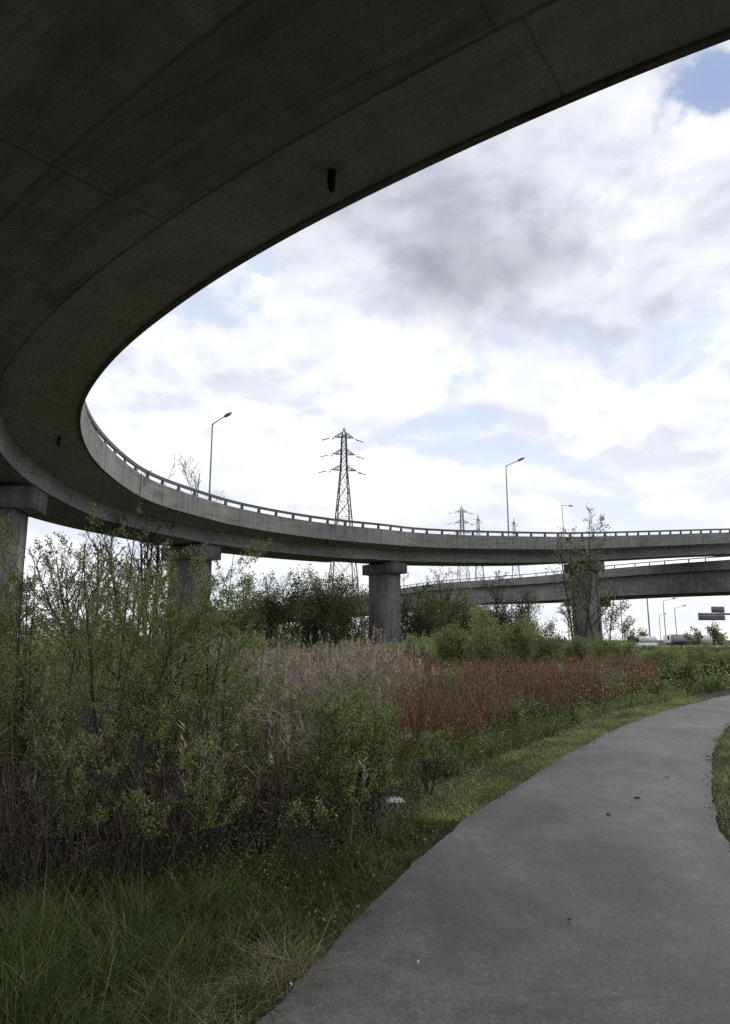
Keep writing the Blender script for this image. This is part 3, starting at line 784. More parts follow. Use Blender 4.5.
tree("spindly_tree", 445, 74, 563, "thin sparse tree in front of the overpass, second right of the third pier", TB, 20, 'leaf_olive', 'spindly')
tree("bushy_tree", 432, 80, 596, "dark bushy tree hiding the far left end of the overpass", TB, 21, 'leaf_dark', 'dense')
tree("spindly_tree", 492, 72, 566, "thin sparse tree in front of the overpass below the end-on pylon", TB, 22, 'leaf_olive', 'spindly')
tree("spindly_tree", 522, 66, 575, "olive sparse tree below the middle lamp post", TB, 23, 'leaf_olive', 'slim')
tree("bushy_tree", 478, 84, 598, "low dark bushy tree below the overpass girder", TB, 24, 'leaf_dark', 'dense')
tree("spindly_tree", 572, 50, 520, "tall spindly tree covering the fourth pier, its tips above the deck", TB, 25, 'leaf_olive', 'spindly')
tree("spindly_tree", 598, 52, 556, "leafy sparse tree on the right side of the fourth pier", TB, 26, 'leaf_olive', 'spindly')
tree("spindly_tree", 623, 64, 612, "small sparse tree right of the overgrown pier", TB, 27, 'leaf_olive', 'spindly')
tree("bushy_tree", 418, 70, 588, "olive bushy tree screening the overpass just right of the third pier", TB, 41, 'leaf_olive', 'dense')
tree("bushy_tree", 462, 76, 590, "olive bushy tree screening the overpass below the wide-armed small pylon", TB, 42, 'leaf_olive', 'dense')
tree("bushy_tree", 510, 70, 600, "low olive bushy tree left of the overpass pier", TB, 43, 'leaf_olive', 'dense')
tree("spindly_tree", 382, 74, 566, "thin sparse tree rising behind the third pier", TB, 44, 'leaf_olive', 'spindly')
TF = "small far trees by the road"
tree("far_tree", 694, 140, 631, "small round far tree just left below the road sign", TF, 31, 'leaf_dark', 'far')
tree("far_tree", 712, 135, 622, "far tree right below the road sign, tallest of its group", TF, 32, 'leaf_olive', 'far')
tree("far_tree", 722, 142, 634, "low far tree at the right edge below the road sign", TF, 33, 'leaf_dark', 'far')
tree("far_tree", 640, 150, 632, "low far tree left of the thick lamp post", TF, 34, 'leaf_dark', 'far')

# ------------------------------------------------------------------ MIDDLE BUSHES
def bush(px, Y, top_py, wpx, label, seed, leafmat='leaf_bush', dens=1.0, name="green_bush"):
    rng = np.random.default_rng(seed); q = P(px, top_py, Y); H = q[2]; base = np.array([q[0], q[1], 0.0]); w = wpx / FPX * Y / 2
    sk = grow(rng, base, H * 1.02, 9, max(.25, w / H * 1.1), 2, (12, 5), (30, 65), .38, .018, .10, .10, .10)
    lf = plant_meshes(rng, sk, .055, .034, 150 * dens, 1, .05, 3, .09)
    plant(name, base, label, "bush", "green bushes between reeds and bridge", sk, lf, M[leafmat], M['bark'], crown='foliage', trunk='stems')
bushes = [(455, 24, 629, 80, "light green bush just right of the third pier, above the rusty weeds"),
 (500, 22, 619, 105, "brightest and largest green bush in the middle distance"),
 (540, 24, 626, 85, "green bush right of the brightest bush, left of the overgrown pier"),
 (575, 26, 638, 60, "low green bush in front of the overgrown pier's foot"),
 (612, 30, 636, 60, "green bush just right of the overgrown pier's foot"),
 (636, 27, 661, 55, "low green bush below the stone-faced bank"),
 (664, 27, 647, 62, "tall yellowish green bush under the distant lamps"),
 (704, 30, 647, 75, "green bush below the road sign"),
 (738, 30, 651, 60, "green bush cut by the right edge of the picture"),
 (690, 25, 664, 60, "low green bush beside the far bend of the path"),
 (420, 30, 640, 60, "green bush at the foot of the third pier"),
 (375, 28, 645, 70, "green bush behind the pale reed plumes left of the third pier"),
 (330, 27, 645, 70, "green bush behind the reeds below the pylon"),
 (285, 26, 647, 70, "green bush behind the reeds below the broad dark tree"),
 (240, 24, 640, 70, "green bush behind the reeds below the slim dark tree"),
 (200, 20, 630, 80, "green bush hiding the second pier's foot"),
 (505, 13.6, 706, 50, "low dark green bush at the edge of the verge in front of rusty weeds"),
 (452, 17.5, 676, 34, "small green shrub growing up through the left part of the rusty weeds"),
 (560, 20.5, 668, 36, "small green shrub growing up through the right part of the rusty weeds"),
 (420, 15.5, 690, 30, "small leafy shrub between pale reeds and rusty weeds"),
 (535, 15.0, 708, 40, "small dark green clump beside the path right of the low dark bush")]
for k, (px, Y, ty, w, lab) in enumerate(bushes):
    bush(px, Y, ty, w, lab, 100 + k, 'leaf_bush' if k not in (10, 11, 12, 13, 16, 17, 18, 19) else 'leaf_fresh')

# ------------------------------------------------------------------ FOREGROUND SAPLINGS
def sapling(px, base_py, top_py, label, seed, stems, spread, dens=1.0, leaf=.021, mat='leaf_fresh', Y=None, wob=.055, ratio=.30):
    rng = np.random.default_rng(seed)
    b = G(px, base_py); 
    if Y: b = np.array([P(px, 640, Y)[0], Y, 0])
    b[2] = float(height(b[0], b[1])) - .02
    H = P(px, top_py, b[1])[2]
    sk = grow(rng, b, H, stems, spread, 2, (16, 5), (30, 60), ratio, .012, .06, wob, .16, seglen=.16)
    lf = plant_meshes(rng, sk, leaf, leaf * .62, 190 * dens, 1, .40, 4, .016, .10)
    plant("sapling", b, label, "sapling", "young shrubs in the foreground undergrowth", sk, lf, M[mat], M['bark'], crown='foliage', trunk='stems')
sapling(100, 868, 538, "large leafy sapling left of centre in the foreground, several dark stems", 201, 6, .20, 1.0)
sapling(106, 850, 468, "tall thin sapling whose top shoot crosses the parapet", 202, 1, .0, .8, wob=.016, ratio=.09)
sapling(172, 850, 520, "tall sapling with a bright leafy tip below the second pier", 203, 4, .12, 1.4)
sapling(26, 850, 525, "leafy sapling in front of the leftmost pier", 204, 6, .22, 1.1)
sapling(62, 822, 560, "short broad sapling right of the leftmost pier", 205, 5, .28, 1.05)
sapling(205, 828, 575, "leafy sapling with thin stems left of the pale reeds", 206, 4, .16, .8)
sapling(-15, 860, 580, "sapling cut off by the left picture edge", 207, 5, .25)
sapling(318, 850, 660, "dark stemmed sapling in front of the pale reeds, middle of the picture", 208, 4, .16, 1.1)
sapling(372, 838, 690, "bushy sapling nearest the path, in front of the rusty weeds", 209, 6, .26, 1.1)
sapling(345, 825, 676, "slender leafy sapling among the reeds just left of the bushy one nearest the path", 215, 3, .16, .9)
sapling(285, 815, 672, "slender sapling left of the dark stemmed one, in front of the pale reeds", 216, 3, .16, .8)
sapling(225, 800, 640, "broad leafy sapling at the left end of the pale reeds", 217, 5, .25, .9)
sapling(250, 838, 705, "low leafy sapling between the thin-stemmed one and the dark-stemmed one", 210, 3, .25, .6)
sapling(60, 895, 720, "low twiggy sapling at the front of the dark tangle on the left", 218, 5, .30, .7)
sapling(215, 880, 735, "low twiggy sapling at the front of the dark tangle, below the pale reeds", 219, 5, .30, .7)
sapling(428, 796, 728, "small leafy sapling right at the verge above the white board", 220, 4, .25, .9)
sapling(140, 895, 785, "low pale-leaved shrub in the dark grass at left", 211, 3, .35, .55, .027)
sapling(310, 880, 790, "low dark shrub in the grass near the path", 212, 3, .3, .6)
sapling(150, 790, 575, "leafy sapling behind the front ones, between first and second piers", 213, 5, .24, 1.15)
sapling(90, 780, 556, "leafy sapling farther back, right of the leftmost pier", 214, 6, .24, 1.2)

# ------------------------------------------------------------------ STUFF: grass, reeds, rusty weeds, straw
def multi(name, parts, label):
    """parts: list of (V, F4, F3) -> one stuff object; parts share a material list"""
    pass
def stuff_blades(name, poly, n, h, w, mat, label, rng, bias=1.0, lean=(0, .35), curve=(0, .6), clump=0.0, hz=None, extra=None):
    X = scatter(poly, n, rng, bias)
    if clump:
        k = max(8, n // 70); cc = X[:k]; idx = rng.integers(0, k, n); hk = rng.uniform(.55, 1.35, k)
        m_ = rng.uniform(size=n) < clump; X[m_] = cc[idx[m_]] + rng.normal(0, .05, (m_.sum(), 2)) * (1 + np.maximum(0, X[m_][:, 1:2] - 6) * .05)
        hc = np.where(m_, hk[idx], rng.uniform(.4, .8, n))
        ok = (X[:, 0] < edge_x(X[:, 1]) + .03) | (X[:, 0] > edge_xr(X[:, 1]) - .03); X = X[ok]; hc = hc[ok]
    n = len(X); B = np.hstack([X, height(X[:, 0], X[:, 1])[:, None] - .02]); near = (X[:, 0] > edge_x(X[:, 1]) - .6) & (X[:, 0] < edge_xr(X[:, 1]) + .6); B[near, 2] = -.02
    H = rng.uniform(*h, n) * rng.uniform(.6, 1, n)
    if clump: H = H * hc
    if hz is not None: H = H * hz(X)
    Wd = rng.uniform(*w, n) * (1 + np.maximum(0, X[:, 1] - 6) * .06)
    V, F4, F3 = blade_arrays(B, H, Wd, rng.uniform(0, 2 * math.pi, n), rng.uniform(*lean, n), rng.uniform(*curve, n), rng)
    o = mesh_np(name, V, [F4, F3], M[mat]); put(o, label, None, None, 'stuff'); return o

def left_band(y0, y1, a, b, step=.5):
    """polygon between path edge - a and path edge - b, from depth y0 to y1"""
    ys = np.arange(y0, y1 + .01, step)
    return [(edge_x(y) - a, y) for y in ys] + [(edge_x(y) - b, y) for y in ys[::-1]]
rng = np.random.default_rng(50)
def taper(X):   # grass is short at the path and tall away from it
    d = edge_x(X[:, 1]) - X[:, 0]; return np.clip(.22 + d * .75, .2, 1.0)
stuff_blades("grass", left_band(2.2, 7.6, -.03, 5.5), 150000, (.12, .46), (.0033, .0070), 'grass', "long dark green grass below the saplings", rng, 1.0, (0, .4), (.1, .9), .80, taper)
stuff_blades("grass", left_band(7.6, 14, .95, 9), 26000, (.25, .7), (.006, .010), 'grass', "long grass among the reeds and weeds", rng, .8, (0, .3), (.1, .6), .4)
stuff_blades("grass", left_band(14, 40, 1.0, 26, 1), 30000, (.3, .8), (.012, .02), 'grass', "far long grass below the bushes", rng, .8, (0, .3), (.1, .5), .4)
stuff_blades("verge_grass", left_band(7.2, 22, -.03, 1.15), 62000, (.03, .09), (.007, .012), 'verge', "short mown grass strip left of the path", rng, .7, (0, .6), (.1, .6), .3)
ys = np.arange(-1, 30.1, .5)
stuff_blades("verge_grass", [(edge_xr(y) - .03, y) for y in ys] + [(edge_xr(y) + 3.0, y) for y in ys[::-1]], 50000, (.05, .16), (.006, .010), 'verge', "short grass right of the path", rng, .5, (0, .6), (.1, .6), .3)
stuff_blades("verge_grass", [(edge_xr(y) + 2.8, y) for y in ys] + [(edge_xr(y) + 16, y) for y in ys[::-1]], 70000, (.10, .35), (.008, .014), 'verge', "rougher grass farther right of the path", rng, .5, (0, .6), (.1, .7), .4)
stuff_blades("dry_grass", left_band(2.2, 4.6, .03, .95), 6500, (.05, .20), (.0025, .0045), 'straw', "dry straw-coloured grass lying beside the path", rng, .6, (.9, 2.4), (.3, 1.0), .65)
stuff_blades("dry_grass", left_band(8, 20, 0.65, 1.2), 2400, (.05, .18), (.006, .010), 'straw', "dry pale grass along the far side of the verge", rng, .5, (.5, 1.6), (.2, .8), .3)
stuff_blades("dry_grass", left_band(2.2, 8.5, .05, 5), 500, (.2, .45), (.0025, .004), 'straw', "scattered dry stalks in the long grass", rng, .8, (.1, .8), (.1, .8), .2)

def reeds(name, poly, n, h, label, rng, mat='reed', plume=True, leafn=3, bias=.6, lean=.16, lz=(-.2, 1.2), ll=(.12, .34), lw=1.7, patch=.55, cut=.45):
    X = scatter(poly, n, rng, bias)
    if patch: X = X[vnoise(X, patch) * .6 + vnoise(X, patch * 3) * .4 + rng.normal(0, .10, len(X)) > cut]
    n = len(X); B = np.hstack([X, height(X[:, 0], X[:, 1])[:, None] - .03])
    H = rng.uniform(*h, n) * (.62 + .5 * vnoise(X, 1.1) + .28 * vnoise(X, 3.1)); az = rng.uniform(0, 2 * math.pi, n); ln = rng.uniform(0, lean, n); cv = rng.uniform(0, lean, n)
    Wd = np.full(n, .0065) * (1 + np.maximum(0, X[:, 1] - 6) * .07)
    V, F4, F3 = blade_arrays(B, H, Wd, az, ln, cv, rng); Vs = [V]; F4s = [F4]; F3s = [F3]; nv = len(V)
    dr = np.stack([np.cos(az), np.sin(az), np.zeros(n)], 1)
    def at(t): return B + dr * ((ln * t + cv * t * t) * H)[:, None] + np.array([0, 0, 1.]) * (t * (1 - .35 * cv * t) * H)[:, None]
    for k in range(leafn):
        t = rng.uniform(.2, .9, n); C = at(t); a2 = rng.uniform(0, 2 * math.pi, n); D = np.stack([np.cos(a2), np.sin(a2), rng.uniform(*lz, n)], 1)
        v, f = leaf_arrays(C, D, rng.uniform(*ll, n), Wd * lw, rng, .1); Vs.append(v); F3s.append(f + nv); nv += len(v)
    o = mesh_np(name, np.vstack(Vs), [np.vstack(F4s), np.vstack(F3s)], M[mat]); put(o, label, None, None, 'stuff')
    if plume:
        tips = at(np.full(n, 1.0)); keep = rng.uniform(size=n) < plume; tips = tips[keep]; m = len(tips); side = rng.uniform(0, 2 * math.pi, m); C = []; D = []
        for k in range(16):
            u = rng.uniform(0, 1, m); c = tips - np.array([0, 0, .20]) * u[:, None]; a2 = side + rng.normal(0, .8, m)
            C.append(c + rng.normal(0, .008, (m, 3))); D.append(np.stack([np.cos(a2) * .5, np.sin(a2) * .5, rng.uniform(.2, 1.2, m)], 1))
        C = np.vstack(C); D = np.vstack(D); v, f = leaf_arrays(C, D, rng.uniform(.04, .10, len(C)), .010 * (1 + np.maximum(0, C[:, 1] - 6) * .06), rng, .1)
        put(mesh_np("reed_plumes", v, [f], M['plume']), "fluffy pale plumes of the " + label.split(' ', 1)[1], None, None, 'stuff')
gp = lambda *pts: [G(*p)[:2] for p in pts]
reeds("reeds", gp((150, 790), (395, 775), (425, 722), (400, 700), (190, 705), (120, 740)), 3600, (.95, 1.75), "pale pinkish dead reeds in the middle of the undergrowth", rng, 'reed', .75, 3, .6, .25)
reeds("reeds", gp((-80, 880), (120, 860), (330, 850), (330, 800), (120, 770), (-120, 770)), 3400, (.8, 1.6), "brownish dead reeds behind the front saplings", rng, 'reed', .25, 3)
reeds("rusty_weeds", gp((400, 775), (450, 762), (525, 733), (600, 710), (660, 697), (660, 689), (560, 688), (440, 695), (400, 712)), 12500, (.5, 1.4), "dark rusty red dead weeds in front of the bright bushes", rng, 'dock', 0, 8, .3, .25, (.8, 4), (.05, .16), 1.3, .34, .47)
reeds("rusty_weeds", gp((395, 712), (440, 700), (430, 676), (330, 672), (240, 676), (250, 705)), 4500, (.8, 1.6), "rusty red weeds behind the reed plumes", rng, 'dock', 0, 6, .3, .2, (.8, 4), (.05, .16), 1.3)
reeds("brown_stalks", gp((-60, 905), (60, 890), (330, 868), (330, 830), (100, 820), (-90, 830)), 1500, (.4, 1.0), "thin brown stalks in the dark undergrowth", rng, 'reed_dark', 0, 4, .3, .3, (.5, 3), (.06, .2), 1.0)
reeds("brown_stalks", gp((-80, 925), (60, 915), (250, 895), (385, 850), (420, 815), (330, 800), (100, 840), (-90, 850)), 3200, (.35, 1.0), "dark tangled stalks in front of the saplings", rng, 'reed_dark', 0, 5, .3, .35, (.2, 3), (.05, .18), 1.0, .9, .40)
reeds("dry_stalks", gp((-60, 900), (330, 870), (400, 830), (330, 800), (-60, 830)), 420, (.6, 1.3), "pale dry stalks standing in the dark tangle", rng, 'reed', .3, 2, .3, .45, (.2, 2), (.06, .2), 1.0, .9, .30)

def undergrowth(name, poly, n, h, size, mat, label, rng, bias=.8):
    X = scatter(poly, n, rng, bias); z = rng.uniform(0, 1, n) ** 1.3 * rng.uniform(*h, n)
    C = np.hstack([X, z[:, None]]); D = rng.normal(size=(n, 3)) + np.array([0, 0, .4]); s_ = rng.uniform(.6, 1.2, n) * size * (1 + np.maximum(0, X[:, 1] - 8) * .05)
    v, f = leaf_arrays(C, D, s_, s_ * .55, rng); put(mesh_np(name, v, [f], M[mat]), label, None, None, 'stuff')
undergrowth("undergrowth", left_band(4.8, 9, .6, 7), 26000, (.10, .42), .020, 'leaf_bush', "leafy low undergrowth round the sapling stems", rng)
undergrowth("undergrowth", gp((-80, 920), (60, 912), (250, 892), (385, 850), (430, 812), (330, 790), (100, 830), (-90, 840)), 34000, (.12, .7), .019, 'leaf_dark', "dark leafy tangle at the front of the scrub", rng, .3)
def mixed(name, poly, n, h, size, mat, label, rng, cut=.52):
    X = scatter(poly, n, rng, .4); X = X[vnoise(X, .9) * .6 + vnoise(X, 2.6) * .4 > cut]; n = len(X); z = rng.uniform(0.05, 1, n) ** .8 * rng.uniform(*h, n) * (.6 + .6 * vnoise(X, 1.7))
    C = np.hstack([X, z[:, None]]); D = rng.normal(size=(n, 3)) + np.array([0, 0, .5]); s_ = rng.uniform(.5, 1.3, n) * size * (1 + np.maximum(0, X[:, 1] - 10) * .05)
    v, f = leaf_arrays(C, D, s_, s_ * .55, rng); put(mesh_np(name, v, [f], M[mat]), label, None, None, 'stuff')
mixed("green_weeds", gp((395, 765), (440, 752), (520, 728), (640, 700), (660, 690), (560, 688), (440, 695), (395, 712)), 60000, (.5, 1.15), .036, 'leaf_bush', "patches of green weeds among the rusty ones", rng, .44)
mixed("green_weeds", gp((150, 790), (395, 775), (425, 722), (400, 700), (190, 705), (120, 740)), 60000, (.7, 1.5), .032, 'leaf_fresh', "patches of green growth among the pale reeds", rng, .53)
off_left = [(-14, 5.6), (-4.2, 5.4), (-4.6, 12), (-14, 16)]
reeds("reeds", off_left, 3000, (.9, 1.6), "dead reeds spreading away to the left", rng, 'reed', .4, 3)
undergrowth("undergrowth", off_left, 24000, (.2, .9), .03, 'leaf_fresh', "leafy growth spreading away to the left", rng, .3)
undergrowth("broad_weeds", left_band(2.4, 7, .05, 4), 4500, (.02, .12), .028, 'leaf_bush', "broad-leaved weeds low in the near grass", rng, .6)
undergrowth("undergrowth", left_band(9, 16, 1.15, 11), 42000, (.2, .75), .032, 'leaf_bush', "leafy weeds among the reeds", rng)
undergrowth("undergrowth", left_band(16, 45, 1.2, 40, 1), 110000, (.3, 1.2), .058, 'leaf_bush', "low green growth beneath the bridge", rng)
undergrowth("undergrowth", left_band(9, 22, .95, 1.8), 16000, (.1, .3), .036, 'leaf_bush', "low green weeds edging the mown verge", rng)
undergrowth("undergrowth", [(-60, 46), (16, 46), (24, 100), (-120, 100)], 110000, (.5, 1.7), .13, 'leaf_dark', "dark scrub on the ground beyond the bridge", rng, .5)
undergrowth("undergrowth", [(16, 46), (60, 46), (95, 110), (24, 110)], 50000, (.1, .5), .13, 'leaf_bush', "low grass and scrub towards the distant road", rng, .5)

def debris(name, side, n, label, rng):
    k = rng.integers(40, len(LE) - 200, n); base = (LE if side < 0 else RE)[k]; off = np.abs(rng.normal(0, .075, n)) * rng.choice([1, 1, -1.0, -1.2], n)
    C = base + PN[k] * (-side * off)[:, None] + PT[k] * rng.uniform(-.12, .12, n)[:, None]; C[:, 2] = rng.uniform(.012, .035, n)
    keep = rng.uniform(size=n) < .35 + .65 * (np.sin(SP[k] * 2.3) * np.sin(SP[k] * .9 + 1) > -.1); C = C[keep]; n = len(C)
    D = rng.normal(size=(n, 3)) * np.array([1, 1, .25]); v, f = leaf_arrays(C, D, rng.uniform(.008, .028, n), rng.uniform(.005, .014, n), rng, .12)
    put(mesh_np(name, v, [f], M['litter']), label, None, None, 'stuff')
M['litter'] = mat_leaf("brown_leaf_litter", [(0, (0.045, 0.038, 0.028)), (.5, (0.09, 0.076, 0.054)), (.85, (0.15, 0.13, 0.09)), (1, (0.25, 0.22, 0.16))], 0.05)
debris("leaf_litter", -1, 20000, "brown leaf litter along the left edge of the path", rng); debris("leaf_litter", 1, 13000, "brown leaf litter along the right edge of the path", rng)
def woods(name, poly, n, h, size, mat, label, rng):
    X = scatter(poly, n, rng); hh = h * (.55 + .25 * np.sin(X[:, 0] * .21) + .2 * np.sin(X[:, 0] * .53 + 1) + .12 * np.sin(X[:, 0] * 1.3)); z = rng.uniform(0, 1, n) ** .8 * hh + rng.normal(0, .3, n)
    v, f = leaf_arrays(np.hstack([X, np.maximum(z, .05)[:, None]]), rng.normal(size=(n, 3)), rng.uniform(.5, 1.2, n) * size, rng.uniform(.3, .7, n) * size, rng); put(mesh_np(name, v, [f], M[mat]), label, None, None, 'stuff')
woods("distant_woods", [(-170, 120), (20, 120), (20, 134), (-190, 134)], 60000, 6.5, .5, 'leaf_dark', "distant dark woods behind the bare tree and the leftmost piers", rng)
# ------------------------------------------------------------------ LITTER ON PATH AND VERGE
def leafbit(px, py, sz, label, mat='deadleaf', name='dead_leaf', z=.045, cat='leaf', grp="bits lying on the path"):
    q = G(px, py, z); r_ = np.random.default_rng(int(px * 7 + py)); k = 9; a = np.sort(r_.uniform(0, 2 * math.pi, k)); rr = sz * r_.uniform(.5, 1, k)
    V = [np.array([0, 0, .012])] + [np.array([math.cos(t) * x, math.sin(t) * x * .6, r_.uniform(0, .02)]) for t, x in zip(a, rr)]
    V2 = [v - np.array([0, 0, .004]) for v in V]; n_ = k + 1
    F = [(0, 1 + j, 1 + (j + 1) % k) for j in range(k)] + [(n_, n_ + 1 + (j + 1) % k, n_ + 1 + j) for j in range(k)] 
    F4 = [(1 + (j + 1) % k, 1 + j, n_ + 1 + j, n_ + 1 + (j + 1) % k) for j in range(k)]
    m = MB(); m.add(np.array(V + V2), F4, F); o = m.build(name, M[mat], None, label=label, cat=cat, group=grp); o.location = q; o.rotation_euler.z = r_.uniform(0, 6); return o
leafbit(609.5, 814.5, .045, "dark curled leaf in the middle of the path, darkest spot on it")
leafbit(637, 798, .05, "thin dark leaf on the path above the darkest one")
leafbit(667, 777.5, .04, "small dark leaf far up the path near the right verge")
leafbit(569, 921, .016, "tiny dark pebble-like leaf low in the middle of the path")
leafbit(709, 757, .08, "dark leaf scrap at the right edge of the path")
leafbit(291, 985, .012, "tiny white scrap near the lower left edge of the path", 'white', 'paper_scrap', .04, 'litter')
leafbit(418, 963, .012, "tiny white scrap on the lower part of the path", 'white', 'paper_scrap', .045, 'litter')
leafbit(483, 752, .09, "crumpled white plastic bag on the far verge", 'white', 'plastic_bag', .10, 'litter', None)
q = G(392, 818); m = MB(); m.box((0, 0, .16), (.24, .13, .012), [np.array([1, 0, .03]), np.array([0, 1, .1]), np.array([0, -.1, 1.])]); m.box((.0, .07, .172), (.2, .01, .02)); m.box((-.06, -.02, .07), (.02, .02, .16)); m.box((.06, .02, .07), (.02, .02, .16))
o = m.build("white_board", M['white'], None, label="flat white board lying in grass beside the path", cat="litter"); o.location = q; o.rotation_euler.z = .2

# ------------------------------------------------------------------ SKY AND SUN
w = bpy.data.worlds.new("World"); S.world = w; w.use_nodes = True; nt = w.node_tree; nt.nodes.clear()
SUN_EL, SUN_AZ = R(48), R(60)     # azimuth clockwise from +Y
sky = nd(nt, 'ShaderNodeTexSky', sky_type='NISHITA', sun_disc=False, sun_elevation=SUN_EL, sun_rotation=SUN_AZ, air_density=1.0, dust_density=1.5, ozone_density=1.0)
gen = nt.nodes.new('ShaderNodeTexCoord').outputs['Generated']
nrm = nd(nt, 'ShaderNodeVectorMath', operation='NORMALIZE', ins={0: gen}).outputs[0]
sep = nt.nodes.new('ShaderNodeSeparateXYZ'); nt.links.new(nrm, sep.inputs[0])
# cloud space: flattened towards the horizon the way a cloud layer is
el = math_n(nt, 'POWER', math_n(nt, 'MAXIMUM', sep.outputs[2], 0.0), 0.72)
cs = nd(nt, 'ShaderNodeCombineXYZ', ins={0: sep.outputs[0], 1: sep.outputs[1], 2: math_n(nt, 'MULTIPLY', el, 1.75)}).outputs[0]
def shifted(v, d): return nd(nt, 'ShaderNodeVectorMath', operation='ADD', ins={0: v, 1: d}).outputs[0]
def puffy(v): return noise(nt, shifted(v, (2.3, 5.1, 0.4)), 5.2, 11, 0.53, 0.25)
nA = puffy(cs); nB = puffy(shifted(cs, (0.012, 0.0, 0.035)))          # second sample up towards the light: lit tops, shaded bases
lit = math_n(nt, 'SUBTRACT', nA, nB)
n2 = noise(nt, shifted(cs, (9.0, 1.0, 3.0)), 2.6, 8, 0.5, 0.3)
n3 = noise(nt, shifted(cs, (4.0, 7.0, 1.0)), 9.0, 9, 0.55, 0.3)
wn = nt.nodes.new('ShaderNodeTexNoise'); wn.inputs['Scale'].default_value = 6.5; wn.inputs['Detail'].default_value = 8; nt.links.new(nrm, wn.inputs['Vector'])
wv = nd(nt, 'ShaderNodeVectorMath', operation='SCALE', ins={0: nd(nt, 'ShaderNodeVectorMath', operation='SUBTRACT', ins={0: wn.outputs['Color'], 1: (0.5, 0.5, 0.5)}).outputs[0], 'Scale': 0.20}).outputs[0]
dw = nd(nt, 'ShaderNodeVectorMath', operation='NORMALIZE', ins={0: nd(nt, 'ShaderNodeVectorMath', operation='ADD', ins={0: nrm, 1: wv}).outputs[0]}).outputs[0]
def blob(px, py, r_in, r_out, sx=1.0):
    """soft region of sky round a direction; radii in degrees, sx > 1 stretches it sideways"""
    d = ray(px, py); d = d / np.linalg.norm(d)
    diff = nd(nt, 'ShaderNodeVectorMath', operation='SUBTRACT', ins={0: dw, 1: tuple(d)}).outputs[0]
    az = math.atan2(d[0], d[1])
    diff = mapping(nt, diff, (1, 1, 1), (0, 0, 0), (0, 0, az))
    diff = mapping(nt, diff, (1 / sx, 1, 1))
    ln = nd(nt, 'ShaderNodeVectorMath', operation='LENGTH', ins={0: diff}).outputs['Value']
    mr = nd(nt, 'ShaderNodeMapRange', interpolation_type='SMOOTHSTEP', ins={0: ln, 1: R(r_in), 2: R(r_out), 3: 1.0, 4: 0.0})
    return mr.outputs[0]
def mx(*a):
    o = a[0]
    for b in a[1:]: o = math_n(nt, 'MAXIMUM', o, b)
    return o
def mul(a, b): return math_n(nt, 'MULTIPLY', a, b)
def add(a, b): return math_n(nt, 'ADD', a, b)
deep = mul(blob(706, 86, 0.5, 5.2, 1.1), add(-0.55, mul(noise(nt, cs, 9.0, 9, 0.58), 3.0)))
thin = mx(blob(235, 305, 1, 7, 2.4), blob(440, 390, 0.5, 6, 3.2), blob(690, 310, .5, 6, 1.6), blob(520, 330, .5, 5, 1.8), mul(blob(330, 330, 1, 9, 2), .7))
heavy = mx(blob(475, 255, 3, 12, 1.8), blob(620, 190, 3, 14, 1.8), blob(560, 130, 2, 12, 2.0))
# cover: cloud density, broken where the sky is thin
dens = add(nA, add(mul(thin, -0.085), add(mul(deep, -0.30), mul(heavy, 0.16))))
cover = ramp(nt, dens, [(0.36, 0.0), (0.40, 0.35), (0.45, 0.85), (0.49, 1.0)])
cover = mx(cover, mul(math_n(nt, 'SUBTRACT', 1.0, deep), 0.18))
puff = math_n(nt, 'MULTIPLY', add(mx(blob(592, 436, 0.5, 5.2, 1.6), mul(blob(278, 283, 0.0, 2.0, 1.3), .8)), math_n(nt, 'SUBTRACT', mul(nA, 1.3), 1.02)), 3.5, None, True)
cover = mx(cover, puff)
grey = mx(blob(478, 262, 1.0, 8.5, 1.6), mul(blob(435, 225, 1, 8, 1.8), .55), mul(blob(640, 225, 2, 13, 1.9), .18), mul(blob(560, 150, 1, 9, 2.2), .25))
g2 = math_n(nt, 'MULTIPLY', grey, add(0.62, mul(n3, 0.55)), None, True)
base = ramp(nt, g2, [(0.0, (6.7, 6.75, 6.9)), (0.5, (4.5, 4.58, 4.9)), (1.0, (3.0, 3.07, 3.35))])
thick = ramp(nt, n2, [(0.36, (0.80, 0.82, 0.865)), (0.50, (0.95, 0.96, 0.985)), (0.60, (1.03, 1.03, 1.03))])
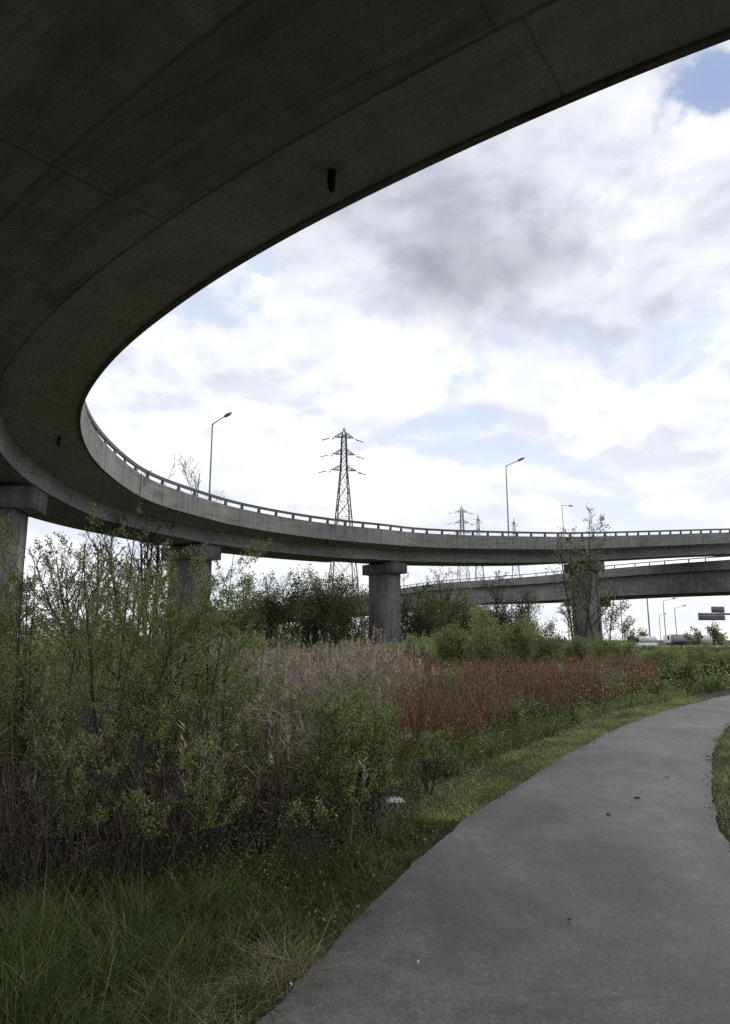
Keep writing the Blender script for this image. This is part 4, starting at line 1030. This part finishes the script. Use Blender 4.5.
shade = ramp(nt, add(0.5, mul(lit, 2.6)), [(0.28, (0.79, 0.805, 0.845)), (0.46, (0.93, 0.94, 0.965)), (0.58, (1.015, 1.015, 1.015)), (0.75, (1.07, 1.07, 1.065))])
cl = mix(nt, 1.0, mix(nt, 1.0, base, thick, 'MULTIPLY'), shade, 'MULTIPLY')
cl = mix(nt, mul(puff, .8), cl, mix(nt, 1.0, (6.9, 6.9, 7.0), shade, 'MULTIPLY'))
blu = mix(nt, 0.62, nd(nt, 'ShaderNodeMix', data_type='RGBA', ins={0: 0.5, 6: sky.outputs[0], 7: (2.6, 3.4, 5.2, 1)}).outputs[2], (5.0, 5.4, 6.15))
blu = mix(nt, mul(blob(708, 88, 2, 11, 1.3), .9), blu, (1.9, 2.5, 4.0))
# paler towards the horizon
hz_ = nd(nt, 'ShaderNodeMapRange', ins={0: sep.outputs[2], 1: 0.0, 2: 0.30, 3: 0.65, 4: 0.0}).outputs[0]
fin = mix(nt, cover, blu, cl)
fin = mix(nt, hz_, fin, (6.0, 6.1, 6.25))
bg = nd(nt, 'ShaderNodeBackground', ins={'Color': fin, 'Strength': 0.10})
nt.links.new(bg.outputs[0], nd(nt, 'ShaderNodeOutputWorld').inputs[0])

sd = bpy.data.lights.new("sun", 'SUN'); sd.energy = 1.0; sd.angle = R(15); sd.color = (1, .96, .90)
so = bpy.data.objects.new("sun", sd); COL.objects.link(so)
dv = Vector((math.sin(SUN_AZ) * math.cos(SUN_EL), math.cos(SUN_AZ) * math.cos(SUN_EL), math.sin(SUN_EL)))
so.rotation_euler = (-dv).to_track_quat('-Z', 'Y').to_euler(); so.location = dv * 50 + Vector((0, 0, 30))

S.view_settings.view_transform = 'Standard'; S.view_settings.look = 'None'; S.view_settings.exposure = 0.74; S.view_settings.gamma = 1.0
S.view_settings.use_curve_mapping = False
S.render.engine = 'CYCLES'
S.cycles.max_bounces = 6; S.cycles.diffuse_bounces = 3; S.cycles.transmission_bounces = 3; S.cycles.transparent_max_bounces = 4
S.cycles.use_denoising = False; S.cycles.use_adaptive_sampling = True; S.cycles.adaptive_threshold = 0.005
